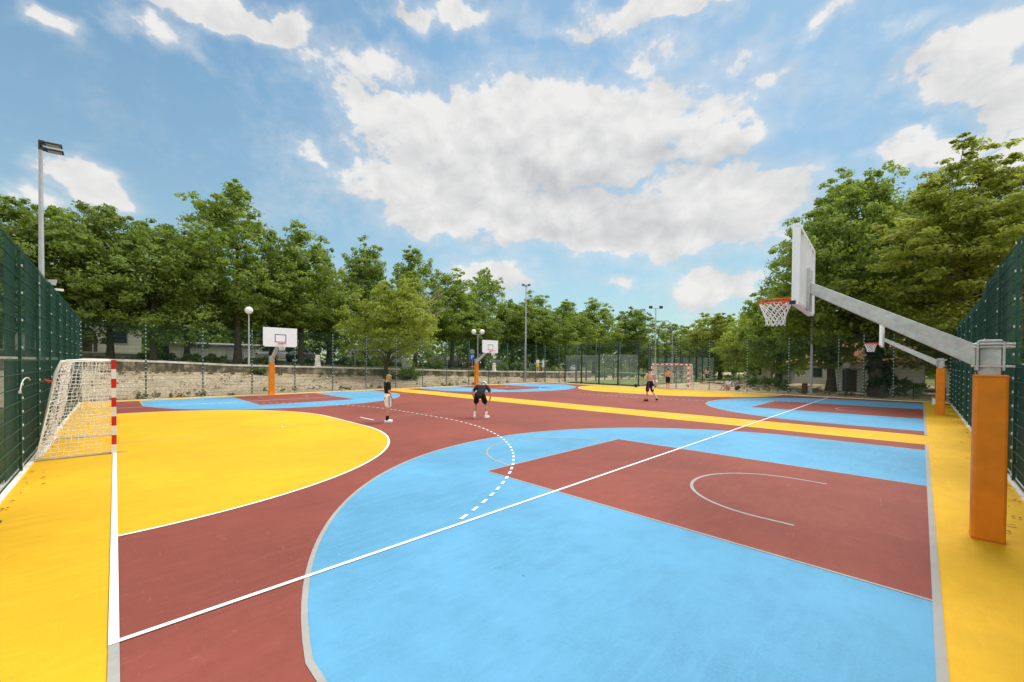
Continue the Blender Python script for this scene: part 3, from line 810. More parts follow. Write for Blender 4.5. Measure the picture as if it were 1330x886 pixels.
def rail(u, v, L, rz, label):
    t = thing('low_barrier', label, 'barrier', P(u, v, 0), rz, 'low metal barriers beyond the far fence')
    m = MB(); m.tube([(0, -L / 2, .0), (0, -L / 2, .28), (0, -L / 2 + .05, .32), (0, L / 2 - .05, .32), (0, L / 2, .28), (0, L / 2, 0)], .03, 8); m.build('rail', DARKM, t)
rail(2.5, 35.2, 1.7, R(0), 'low black tube barrier left of the floodlight pole under the big tree')
rail(5.0, 36.2, 1.7, R(0), 'low black tube barrier beside the two seated people')
def bin_():
    t = thing('litter_bin', 'brown slatted litter bin at the foot of a floodlight pole', 'bin', P(1.72, 35.2, 0))
    m = MB()
    for k in range(12):
        a = 2 * math.pi * k / 12; m.box((.15 * math.cos(a), .15 * math.sin(a), .38), (.02, .07, .74), 0, a)
    m.build('slats', BROWN, t)
    m = MB(); m.lathe([(.13, .04), (.14, .72)], n=12); m.build('liner', DARKM, t)
bin_()
def crate():
    t = thing('utility_box', 'low white utility box by the far corner of the right fence', 'box', P(-4.75, 31.6, 0))
    m = MB(); m.box((0, 0, .17), (.7, .42, .34)); m.build('body', WHTP, t, bev=.02)
    m = MB(); m.box((0, 0, .36), (.76, .48, .04)); m.build('lid', GREYP, t, bev=.01)
crate()
def bag():
    t = thing('sports_bag', 'small black sports bag on the ground left of the far goal', 'bag', P(13.6, 32.9, .0), R(30))
    m = MB(); m.tube([(-.24, 0, .13), (-.2, 0, .13), (.2, 0, .13), (.24, 0, .13)], [.09, .13, .13, .09], 12); m.build('body', CLB, t)
    m = MB(); m.tube([(-.12, .1, .2), (-.06, .03, .31), (.06, .03, .31), (.12, .1, .2)], .012, 6); m.build('handle', CLB, t)
    b = MB(); b.ball((0, 0, .11), .11, 0, 20, 14); b.ball((.05, -.07, .15), .04, 1)
    tag(b.build('ball', [WHTP, BLACK], loc=P(11.3, 33.0, .0)), 'white ball lying beside the person seated in front of the far goal', 'ball')
bag()
def hook():
    t = thing('cable_loop', 'white bent cable loop fixed on the left fence', 'cable', P(7.35, LV0 + .06, 1.62))
    m = MB(); m.tube([(0, -.45, -.10), (.01, -.40, .02), (.012, -.2, .09), (.012, .1, .12), (.012, .4, .11), (.01, .62, .06)], .009, 6); m.build('loop', WCLIP, t)
    m = MB(); m.box((0, -.45, -.11), (.03, .04, .05)); m.build('clip', WCLIP, t)
hook()

# ------------------------------------------------------------------ vegetation
def leaf_mesh(name, centers, radii, per, size, mat, seed, up=.5, flat_=.5, extra=None, jitter=.35):
    """rhombus leaves spread through clumps"""
    g = np.random.default_rng(seed)
    C = np.repeat(np.asarray(centers), per, 0); Rr = np.repeat(np.asarray(radii), per, 0)
    n = len(C)
    d = g.normal(size=(n, 3)); d /= np.linalg.norm(d, axis=1, keepdims=True)
    rad = g.random(n) ** .45
    d[:, 2] *= flat_
    Pp = C + d * (Rr * rad)[:, None]
    nr = d * .7 + g.normal(size=(n, 3)) * .55; nr[:, 2] += up; nr /= np.linalg.norm(nr, axis=1, keepdims=True)
    a = np.cross(nr, g.normal(size=(n, 3))); a /= np.linalg.norm(a, axis=1, keepdims=True); b = np.cross(nr, a)
    s = size * (1 + g.normal(size=n) * jitter).clip(.45, 1.9)
    l = (s * .62)[:, None]; w = (s * .36)[:, None]
    droop = nr * (s * .12)[:, None]
    V = np.stack([Pp - a * l, Pp + b * w + droop, Pp + a * l, Pp - b * w + droop], 1).reshape(-1, 3)
    me = bpy.data.meshes.new(name); me.vertices.add(4 * n); me.loops.add(4 * n); me.polygons.add(n)
    me.vertices.foreach_set('co', V.ravel()); me.loops.foreach_set('vertex_index', np.arange(4 * n, dtype=np.int32))
    me.polygons.foreach_set('loop_start', np.arange(0, 4 * n, 4, dtype=np.int32))
    me.polygons.foreach_set('loop_total', np.full(n, 4, dtype=np.int32))
    me.update(calc_edges=True)
    at = me.attributes.new('leafvar', 'FLOAT', 'FACE')
    cv = np.repeat(g.random(len(centers)), per) * .5 + g.random(n) * .5
    at.data.foreach_set('value', cv.astype(np.float32))
    me.materials.append(mat)
    return me
def crown_points(seed, w, h, z0, n, shape='oak', lean=(0, 0)):
    """clump centres of a crown of half-width w, height h, starting at z0"""
    g = np.random.default_rng(seed); out = []; rad = []
    lob = g.normal(size=(7, 3)); lob /= np.linalg.norm(lob, axis=1, keepdims=True); lw = g.uniform(-.28, .34, 7)
    while len(out) < n:
        d = g.normal(size=3); d /= np.linalg.norm(d)
        k = 1 + sum(lw[i] * max(0, d @ lob[i]) ** 3 for i in range(7))
        r = g.random() ** .38 * k
        z = d[2] * r
        tz = (z + 1) / 2
        if shape == 'oak': prof = 1.0 if tz < .55 else max(.25, 1 - (tz - .55) * 1.25)
        elif shape == 'tall': prof = max(.2, 1.0 - .8 * max(0, tz - .35))
        elif shape == 'umbrella': prof = .55 + .6 * tz if tz < .75 else 1.0
        else: prof = 1
        x, y = d[0] * r * w * prof, d[1] * r * w * prof
        out.append((x + lean[0] * tz, y + lean[1] * tz, z0 + h * max(0.0, tz)))
        rad.append(g.uniform(.55, 1.05) * (1.1 - .35 * tz))
    return np.array(out), np.array(rad)
def limbs(mb, seed, h, r0, tips, start=.35, lean=(0, 0), split=2, bend=.3, trunk_top=.75):
    rr = random.Random(seed)
    n = 7; tr = []
    for i in range(n + 1):
        t = i / n; tr.append(Vector((lean[0] * t ** 1.5 + rr.uniform(-.06, .06) * h * .06 * (i > 0), lean[1] * t ** 1.5 + rr.uniform(-.06, .06) * h * .06 * (i > 0), h * trunk_top * t)))
    rad = [r0 * (1.35 if i == 0 else 1) * (1 - .8 * i / n) + .02 for i in range(n + 1)]
    mb.tube(tr, rad, 9)
    for tip in tips:
        tip = Vector(tip); zt = max(h * start, min(h * trunk_top * .97, tip.z - .45 * math.hypot(tip.x - lean[0], tip.y - lean[1])))
        t = zt / (h * trunk_top); i = min(n - 1, int(t * n)); f = t * n - i; a = tr[i].lerp(tr[i + 1], f); ra = lerp(rad[i], rad[i + 1], f) * .5
        mid = a.lerp(tip, .5) + Vector((rr.uniform(-bend, bend), rr.uniform(-bend, bend), rr.uniform(0, bend)))
        mb.tube([a, a.lerp(mid, .55), mid, tip], [ra, ra * .75, ra * .5, .015], 5, caps=False)
def make_tree(name, label, cat, seed, w, h, z0, nclump, per, size, leafm, shape='oak', r0=.22, lean=(0, 0), barkm=None, nl=26, flat_=.5, csc=1.0, up=.5, trunk_top=.75):
    t = thing(name, label, cat)
    C, rd = crown_points(seed, w, h - z0, z0, nclump, shape, lean)
    g2 = np.random.default_rng(seed + 7)
    # main clumps, and about as many thin sprays of leaves standing out of them
    nt_ = int(len(C) * 1.6); ix = g2.integers(0, len(C), nt_); d2 = g2.normal(size=(nt_, 3)); d2 /= np.linalg.norm(d2, axis=1, keepdims=True)
    ctr = np.array([lean[0] * .5, lean[1] * .5, z0 + (h - z0) * .42]); o2 = C[ix] - ctr; o2 /= np.linalg.norm(o2, axis=1, keepdims=True) + 1e-6
    d2 = d2 * .7 + o2 * .6; d2[:, 2] += .25
    C2 = C[ix] + d2 * (rd[ix] * csc * g2.uniform(.8, 1.25, nt_))[:, None]; C2[:, 2] = np.maximum(C2[:, 2], z0 * .8)
    CC = np.concatenate([C, C2]); RR = np.concatenate([rd * csc, rd[ix] * csc * .42]); PP = np.concatenate([np.full(len(C), int(per * .62)), np.full(nt_, int(per * .28))])
    me = leaf_mesh('crown', CC, RR, PP, size, leafm, seed + 1, up, flat_)
    link('crown', me, t)
    m = MB(); g = random.Random(seed); tips = [tuple(C[g.randrange(len(C))]) for _ in range(nl)]
    limbs(m, seed, h, r0, tips, start=max(.15, z0 / h * .8), lean=lean, trunk_top=trunk_top); m.build('trunk', barkm or BARK, t, fix=False)
    return t
GT = 'trees behind the retaining wall'
# kinds: broad oak, tall oak, lime
k_oak = make_tree('oak_tree', 'x', 'tree', 21, 4.0, 11.3, 2.0, 150, 150, .175, OAK, 'oak', .24, csc=1.3, flat_=.6)
k_oak2 = make_tree('oak_tree', 'x', 'tree', 35, 3.8, 11.3, 1.9, 150, 150, .175, OAK, 'tall', .2, csc=1.25, flat_=.6)
k_lime = make_tree('broadleaf_tree', 'x', 'tree', 47, 4.2, 14.0, 2.2, 190, 150, .18, MAPLE, 'oak', .26, csc=1.3, flat_=.6)
k_lime2 = make_tree('broadleaf_tree', 'x', 'tree', 58, 3.6, 14.0, 2.2, 175, 150, .18, MAPLE, 'tall', .22, csc=1.25, flat_=.6)
used = set()
def plant(kind, u, v, topz, label, rz, sx=1.0, group=GT):
    h0 = 11.3 if kind in (k_oak, k_oak2) else 14.0
    zb = height(u, v); s = (topz - zb) / (h0 * 1.13)
    if kind not in used:
        used.add(kind); o = kind
    else: o = copy_tree(kind)
    o.location = P(u, v, zb - .05); o.rotation_euler = (0, 0, rz); o.scale = (sx * (.5 + .5 * s), sx * (.5 + .5 * s), s); o['label'] = label; o['group'] = group
    return o
plant(k_oak, 34.5, -9.0, 12.6, 'dense oak seen through the near end of the left fence', 0.4)
plant(k_oak2, 35.5, -5.6, 13.0, 'dark oak at the left edge, left of the floodlight pole', 1.9, 1.1)
plant(k_oak, 34.2, -2.3, 12.9, 'dark oak just right of the left floodlight pole', 2.6)
plant(k_oak2, 35.6, -.2, 13.5, 'oak with pointed top in front of the small white cloud', .2, 1.0)
plant(k_oak, 34.4, 2.0, 12.9, 'oak third from the left floodlight pole, low flat crown', 3.9, .95)
plant(k_oak2, 38.0, 4.2, 13.6, 'oak with narrow top left of the tallest left tree', 5.0, 1.0)
plant(k_lime, 35.8, 7.3, 16.6, 'tallest broad tree of the left row behind the single globe lamp', 1.0, 1.08)
plant(k_lime2, 36.5, 12.4, 16.0, 'green tree with a pointed top behind the far left hoop', 2.2, 1.12)
plant(k_oak, 40.5, 11.0, 13.0, 'dark low oak filling behind the far left hoop', 4.4, 1.2)
plant(k_lime2, 41.0, 20.7, 17.4, 'dark bushy topped tree behind the yellow leaning tree', 4.1, 1.0)
plant(k_oak, 40.0, 16.2, 13.6, 'shaded oak left of the yellow leaning tree', .9, 1.1)
plant(k_lime, 41.0, 27.2, 16.6, 'tree with twin tops right of the yellow leaning tree', 5.4, .95)
plant(k_lime2, 40.5, 32.6, 15.8, 'broad tree behind the twin globe lamp', .5, 1.25)
plant(k_lime, 44.0, 41.0, 16.8, 'loose crowned tree left of the floodlight pole on the bank', 2.9, .95)
plant(k_oak, 41.0, 37.5, 11.5, 'lower oak between the twin globe lamp and the floodlight pole', 1.2, 1.1)
plant(k_lime2, 44.0, 52.5, 15.7, 'tree right of the floodlight pole on the bank', 3.3, 1.5)
plant(k_lime, 42.0, 60.0, 13.6, 'round tree above the glass panels of the cage', .1, 1.45)
plant(k_lime2, 43.0, 70.0, 16.6, 'taller tree with a thin top left of the twin floodlight pole', 1.6, 1.5)
plant(k_oak2, 39.0, 79.0, 15.0, 'dark tree behind the twin floodlight pole', 2.0, 1.4)
plant(k_oak, 39.0, 52.0, 11.5, 'low bushy oak behind the three bystanders', 5.6, 1.2)
plant(k_lime, 36.0, 92.0, 11.5, 'distant tree right of the twin floodlight pole', 4.9, 1.3)
plant(k_oak, 31.0, 92.0, 9.5, 'distant low tree under the leaning street lamp', 3.0, 1.4)
plant(k_oak, 44.0, 66.0, 13.0, 'bushy oak filling the gap above the middle of the cage', 1.1, 1.5)
plant(k_oak2, 43.0, 46.5, 13.0, 'bushy oak just right of the floodlight pole on the bank', 2.5, 1.4)
plant(k_lime2, 46.0, 3.5, 12.5, 'pale tree far behind the left oaks near the long shed', 0.8, 1.2)
plant(k_oak2, 45.0, -7.0, 12.5, 'far oak behind the left fence beside the pale building', 2.8, 1.3)
plant(k_oak, 33.5, -14.5, 12.0, 'oak hidden behind the left fence at the picture edge', 1.3, 1.1)
# leaning yellow tree on the bank
def yellow_tree():
    z = height(29.2, 17.2)
    t = make_tree('leaning_tree', 'yellow green tree leaning over the bank with bare dead branches', 'tree', 71, 3.9, 8.3, 1.5, 190, 150, .15, YELT, 'oak', .17, lean=(1.6, -.4), nl=30, csc=1.15)
    t.location = P(29.2, 17.1, z - .1)
    m = MB(); rr = random.Random(9)
    for k in range(16):
        a = Vector((1.3 + rr.uniform(0, .8), -.3, rr.uniform(4.8, 6.5))); tip = a + Vector((rr.uniform(.6, 3.6), rr.uniform(-2.2, .6), rr.uniform(1.2, 3.2)))
        mid = a.lerp(tip, .5) + Vector((rr.uniform(-.2, .3), rr.uniform(-.3, .3), -.1))
        m.tube([a, mid, tip], [.05, .035, .012], 5)
        for q in range(3):
            b = mid.lerp(tip, rr.random()); m.tube([b, b + Vector((rr.uniform(-.1, .6), rr.uniform(-.5, .4), rr.uniform(.2, .7)))], [.015, .006], 4)
    m.build('dead_branches', BARKL, t)
yellow_tree()
# right hand trees
def right_trees():
    t = make_tree('large_oak', 'huge dark green oak with ivy trunk behind the nearest hoop', 'tree', 83, 6.3, 14.9, 2.7, 480, 170, .17, MAPLE, 'oak', .42, lean=(.2, 1.6), nl=60, csc=1.35, flat_=.6)
    t.location = P(-2.1, 36.6, 0)
    g = np.random.default_rng(3); C = []; rd = []
    for k in range(60):
        a = g.random() * 6.28; z = g.random() ** .8 * 4.2; C.append((.48 * math.cos(a), .48 * math.sin(a), z + .15)); rd.append(.34)
    link('ivy', leaf_mesh('ivy', C, rd, 60, .14, IVY, 5, .1, .9), t)
    t = make_tree('acacia_tree', 'yellow green feathery acacia with open branches behind the right fence', 'tree', 95, 4.2, 11.7, 3.5, 300, 200, .135, ACAC, 'oak', .3, nl=100, csc=1.2, flat_=.30, up=.9, lean=(0, 1.3))
    t.location = P(-6.7, 31.0, 0)
    t = make_tree('broadleaf_tree', 'shaded tree behind the acacia at the far right corner', 'tree', 101, 5.0, 10, 1.3, 200, 130, .25, OAK, 'oak', .3, nl=30, csc=1.4)
    t.location = P(-7.2, 42, 0)
    t = make_tree('broadleaf_tree', 'leafy tree between the big oak and the round acacia', 'tree', 113, 3.8, 9.0, 1.6, 140, 105, .24, MAPLE, 'oak', .26, nl=26, csc=1.4)
    t.location = P(5.6, 46, 0)
    t = make_tree('broadleaf_tree', 'twin trunked shady tree left of the white house', 'tree', 127, 3.8, 9.5, 2.5, 130, 100, .24, OAK, 'oak', .3, nl=26, csc=1.4)
    t.location = P(.9, 40.5, 0)
    t = make_tree('broadleaf_tree', 'pale green tree beside the kiosk canopy', 'tree', 131, 3.4, 7.0, 1.9, 130, 100, .22, YELT, 'oak', .2, nl=24, csc=1.4)
    t.location = P(9.2, 52, 0)
    t = make_tree('round_tree', 'round topped yellow green tree behind the cage', 'tree', 139, 4.6, 8.6, 1.6, 240, 120, .22, ACAC, 'umbrella', .24, nl=40, flat_=.45, csc=1.25)
    t.location = P(15.7, 60.5, 0)
    t = make_tree('broadleaf_tree', 'distant hazy tree left of the round topped tree', 'tree', 149, 4, 7.4, 1.0, 130, 100, .26, MAPLE, 'oak', .24, nl=24, csc=1.4)
    t.location = P(26, 78, 0)
    t = make_tree('broadleaf_tree', 'distant tree behind the kiosk', 'tree', 151, 5, 7.6, .8, 140, 100, .28, MAPLE, 'oak', .24, nl=24, csc=1.4)
    t.location = P(11, 72, 0)
    t = make_tree('broadleaf_tree', 'dark tree behind the white house roof', 'tree', 157, 5.5, 10, 2.0, 170, 100, .28, OAK, 'oak', .3, nl=24, csc=1.4)
    t.location = P(-2, 55, 0)
right_trees()
def shrub(u, v, w, h, label, leafm, seed, n=26, per=90, size=.12, name='shrub', group=None, z=None, fl=.8):
    t = thing(name, label, 'shrub', P(u, v, (height(u, v) if z is None else z) - .02), group=group)
    g = np.random.default_rng(seed); C = []; rd = []
    for k in range(n):
        a = g.random() * 6.28; r = g.random() ** .5
        C.append((w[0] * r * math.cos(a), w[1] * r * math.sin(a), h * (.2 + .65 * g.random() * (1 - .45 * r)))); rd.append(.22 * h + .1)
    link('foliage', leaf_mesh('foliage', C, rd, per, size, leafm, seed, .4, fl), t)
    m = MB(); rr = random.Random(seed)
    for c in C[:7]: m.tube([(0, 0, 0), (c[0] * .4, c[1] * .4, c[2] * .5), tuple(c)], [.03, .02, .006], 4)
    m.build('stem', BARK, t)
shrub(28.0, 18.9, (.9, .8), 1.3, 'dark green bush growing on the gravel bank below the wall', OAK, 201, 24, 80, .13)
shrub(28.4, 17.0, (.45, .4), .5, 'small green weed at the foot of the leaning tree', HEDGE, 202, 12, 60, .1)
shrub(29.6, 27.4, (.5, .4), .8, 'small bush at the wall foot beside the twin globe lamp', OAK, 203, 14, 60, .1)
shrub(29.7, 7.6, (.5, .35), .55, 'weed clump at the wall foot below the single globe lamp', HEDGE, 204, 12, 60, .1)
for k, (u, v, w, h, lab) in enumerate(((37.5, 17.5, (1.3, .9), 1.3, 'rounded green shrub left of the small path lamp'), (38.5, 19.3, (1.0, .8), 1.2, 'rounded green shrub right of the small path lamp'),
        (36.6, 2.3, (1.0, .8), .8, 'low dark shrub under the left oaks'), (36.8, 5.0, (1.6, .9), .9, 'wide low dark shrub under the left oaks'), (36.4, 8.9, (1.2, .8), .8, 'low shrub right of the single globe lamp'),
        (36.0, 27.0, (1.0, 1.0), 1.7, 'upright green shrub left of the parking sign'))):
    shrub(u, v, w, h, lab, HEDGE if k in (0, 1, 5) else OAK, 210 + k, 24, 80, .14)
def hedge(a, b, w, h, label, seed):
    t = thing('hedge', label, 'hedge', P(a[0], a[1], 0)); g = np.random.default_rng(seed)
    L = math.hypot(b[0] - a[0], b[1] - a[1]); n = int(L * 5); C = []; rd = []
    for k in range(n):
        f = g.random(); u = lerp(a[0], b[0], f) + g.uniform(-w, w) * .5; v = lerp(a[1], b[1], f) + g.uniform(-w, w) * .5
        C.append((v - a[1], u - a[0], height(u, v) + g.uniform(.2, h - .15))); rd.append(.36)
    link('foliage', leaf_mesh('foliage', C, rd, 60, .15, HEDGE, seed, .4, .8), t)
hedge((33.3, 33.0), (33.5, 46.0), 1.0, 1.15, 'clipped green hedge behind the wall and the three bystanders', 301)
hedge((41.0, 14.0), (41.5, 33.0), .8, .55, 'low green hedge along the car park', 302)
hedge((29.5, 50.0), (24.5, 62.0), 1.4, 1.6, 'green hedge behind the caged court', 304)
hedge((3.6, 39.6), (6.8, 40.2), 1.2, 1.1, 'wild green shrubbery in front of the white house', 305)
hedge((24.0, 62.0), (14.0, 63.0), 1.4, 1.5, 'dense hedge at the back of the caged court', 306)
hedge((-1.5, 39.5), (-4.6, 39.0), 1.2, 1.2, 'dark hedge to the right of the ivy covered trunk', 307)
def grass():
    g = np.random.default_rng(77); C = []; rd = []
    for k in range(900):
        r = g.random()
        if r < .66: u = g.uniform(32.6, 41); v = g.uniform(-8, 40)
        elif r < .8: u = WU - .1 - abs(g.normal()) * .35; v = g.uniform(-1, 40)
        elif r < .86: u = GU + .15 + abs(g.normal()) * .5; v = g.uniform(-1, 33)
        else: u = g.uniform(-4, 12); v = g.uniform(36, 48)
        C.append(P(u, v, height(u, v) + .06)); rd.append(.16)
    me = leaf_mesh('grass_tufts', C, rd, 14, .13, DRYG, 78, -.5, .9)
    tag(link('grass_tufts', me), 'dry grass tufts along the bank and under the trees', 'grass', kind='stuff')
grass()
def litter():
    g = np.random.default_rng(99); C = []; rd = []
    for k in range(300):
        r = g.random()
        if r < .4: u, v = LU0 + .05 + abs(g.normal()) * .16, g.uniform(4, 32)
        elif r < .7: u, v = g.uniform(3, 24), LV0 + .08 + abs(g.normal()) * .12
        else: u, v = GU - .1 - abs(g.normal()) * .2, g.uniform(0, 32)
        C.append(P(u, v, .022)); rd.append(.05)
    me = leaf_mesh('leaf_litter', C, rd, 2, .035, DRYL, 98, 3.0, .12)
    tag(link('leaf_litter', me), 'dry brown leaves blown along the foot of the fences', 'leaf litter', kind='stuff')
litter()
def far_wood():
    g = np.random.default_rng(55); C = []; rd = []
    for (u0, v0, u1, v1, h, n) in ((70, -40, 75, 60, 15, 900), (75, 60, 60, 130, 14, 800), (60, 125, 5, 120, 9, 700), (5, 105, -40, 90, 11, 600), (62, -30, 62, 20, 10, 500)):
        for k in range(n):
            f = g.random(); hh = h * (.7 + .3 * math.sin(f * 37) * math.sin(f * 91))
            C.append(P(lerp(u0, u1, f) + g.normal() * 1.6, lerp(v0, v1, f) + g.normal() * 1.6, g.random() ** .8 * hh + .3)); rd.append(g.uniform(1.0, 1.8))
    me = leaf_mesh('distant_wood', C, rd, 26, .62, MAPLE, 56, .5, .6)
    tag(link('distant_wood', me), 'distant band of green woodland beyond the car park', 'wood', kind='stuff')
far_wood()
def log():
    t = thing('fallen_branch', 'dark fallen branch lying on the sandy mound behind the far fence', 'branch', P(8.6, 38.2, height(8.6, 38.2)))
    m = MB(); m.tube([(0, 1.3, .05), (.05, .5, .16), (0, -.4, .1), (-.1, -1.2, .12)], [.03, .06, .06, .03], 6)
    for k in range(5): m.tube([(0, .9 - .5 * k, .12), (.2, .7 - .5 * k, .3 + .03 * k)], [.03, .012], 5)
    m.build('branch', BARK, t)
log()

# ------------------------------------------------------------------ buildings
def house(name, label, u, v, wu, wv, h, rh, wallm, roofm, wins=(), doors=(), z=0, rz=0, ridge='v', over=.4):
    """box house with gable roof; windows on the -v face ('s') or -u face ('w'): (face, centre along, z, w, h)"""
    t = thing(name, label, 'building', P(u, v, z), rz)
    m = MB(); m.box((0, 0, h / 2 - .3), (wv, wu, h + .6)); 
    if ridge == 'v':
        m.prism([(-wu / 2, h), (wu / 2, h), (0, h + rh)], -wv / 2, wv / 2, axis=0)
    else:
        m.prism([(-wv / 2, h), (wv / 2, h), (0, h + rh)], -wu / 2, wu / 2, axis=1)
    m.build('wall', wallm, t)
    r = MB(); th = .12
    if ridge == 'v':
        for s in (-1, 1):
            a = (s * (wu / 2 + over), h - rh * over / (wu / 2)); b = (0, h + rh)
            r.prism([(a[0], a[1] + .02), (b[0], b[1] + .02), (b[0], b[1] + th + .05), (a[0], a[1] + th)], -wv / 2 - over, wv / 2 + over, axis=0)
    else:
        for s in (-1, 1):
            a = (s * (wv / 2 + over), h - rh * over / (wv / 2)); b = (0, h + rh)
            r.prism([(a[0], a[1] + .02), (b[0], b[1] + .02), (b[0], b[1] + th + .05), (a[0], a[1] + th)], -wu / 2 - over, wu / 2 + over, axis=1)
    r.build('roof', roofm, t)
    for face, c, zc, w, hh in wins:
        f = MB(); g = MB()
        if face == 's': f.box((-wv / 2 - .01, c, zc), (.08, w + .16, hh + .16)); g.box((-wv / 2 - .045, c, zc), (.03, w, hh))
        else: f.box((c, -wu / 2 - .01, zc), (w + .16, .08, hh + .16)); g.box((c, -wu / 2 - .045, zc), (w, .03, hh))
        fo = f.build('window', TRIM, t); g.build('pane', GLASSD, fo)
    for face, c, w, hh in doors:
        f = MB()
        if face == 's': f.box((-wv / 2 - .02, c, hh / 2), (.06, w, hh))
        else: f.box((c, -wu / 2 - .02, hh / 2), (w, .06, hh))
        f.build('door', BROWN, t)
    return t
house('white_house', 'white house with an orange tiled roof behind the floodlight pole', 5.6, 62, 6, 8, 2.3, 1.4, PLAST, TILE, (('s', -1.3, 1.2, .8, 1.0), ('s', 1.4, 1.2, .8, 1.0), ('w', 0, 1.3, .9, 1.0)), (), 0, 0, 'u')
house('white_house', 'white house with tiled gable behind the ivy covered trunk', -1.6, 46.5, 5.4, 7, 2.7, 1.8, PLAST, TILE, (('s', -.6, 1.3, 1.2, .45), ('w', 0, 1.5, 1, 1)), (('s', 1.6, .9, 2.0),), -.3, 0, 'u')
house('low_building', 'pale low building seen between the trunks at the far right', -8.5, 50, 7, 6, 2.4, .7, PLAST, TRIM, (('s', 1.5, 1.4, 1.4, .9), ('s', -1.2, 1.4, 1.4, .9)), (), -.3, 0, 'u')
house('pale_building', 'cream building with an outside stair behind the left oaks', 56, -2.5, 6, 9, 3.6, .5, PLASTC, TRIM, (('w', 2.8, 2.2, 1.2, 1.2), ('w', -2.0, 2.2, 1.2, 1.2)), (('w', .8, 1.0, 2.1),), 2.2, 0, 'v')
def stair():
    b = [o for o in bpy.data.objects if o.name.startswith('pale_building')][0]
    m = MB()
    for k in range(10): m.box((-3.6 + .3 * k, -3.7, .12 + .2 * k), (.3, 1.0, .05))
    for yy in (-4.2, -3.2):
        m.beam((-3.8, yy, .05), (-.7, yy, 2.05), .05, .2); m.tube([(-3.8, yy, 1.0), (-.7, yy, 3.0)], .03, 6)
        for k in range(5): m.tube([(-3.8 + .75 * k, yy, .1 + .5 * k), (-3.8 + .75 * k, yy, 1.0 + .5 * k)], .02, 5)
    m.box((.2, -3.7, 2.1), (1.8, 1.0, .06)); m.tube([(1.0, -4.1, 0), (1.0, -4.1, 2.1)], .05, 6)
    m.build('outside_stair', TRIM, b)
stair()
def shed():
    t = thing('long_shed', 'long white clad shed behind the left oaks', 'building', P(54, 8.5, 2.2))
    m = MB(); m.box((0, 0, .7), (9, 4, 1.8))
    for x in np.arange(-4.4, 4.5, .4): m.box((x, -2.03, .7), (.1, .06, 1.7))
    m.build('wall', simple('cream_cladding', (.62, .60, .52), .7), t)
    m = MB(); m.prism([(-2.3, 1.62), (2.3, 1.9), (2.3, 2.0), (-2.3, 1.72)], -4.8, 4.8, axis=0); m.build('roof', TRIM, t)
    for x in (-2.5, 1.5):
        m = MB(); m.box((x, -2.08, .75), (1.6, .06, 1.5)); m.build('door', simple('grey_door', (.4, .4, .37)), t)
shed()
def kiosk():
    t = thing('kiosk', 'small white kiosk with a flat overhanging canopy', 'kiosk', P(10.2, 58.0, 0))
    m = MB(); m.box((0, 0, 1.0), (2.4, 2.4, 2.0)); m.build('wall', PLAST, t, bev=.01)
    m = MB(); m.box((-.3, 0, 2.35), (4.0, 4.2, .2)); m.build('canopy', PLAST, t, bev=.01)
    for y in (-1.8, 1.8):
        m = MB(); m.tube([(-1.9, y, 0), (-1.9, y, 2.3)], .05, 8); m.build('column', DARKM, t)
    m = MB(); m.box((-1.22, .2, 1.2), (.06, 1.4, .8)); m.build('hatch', DARKM, t)
    b = thing('notice_hut', 'small grey flat roofed hut beside the kiosk', 'hut', P(6.9, 55.0, 0))
    m = MB(); m.box((0, 0, .9), (1.6, 1.6, 1.8)); m.build('wall', TRIM, b)
    m = MB(); m.box((-.1, 0, 1.98), (2.2, 2.4, .5)); m.build('roof', simple('hut_fascia', (.46, .48, .48)), b, bev=.02)
kiosk()

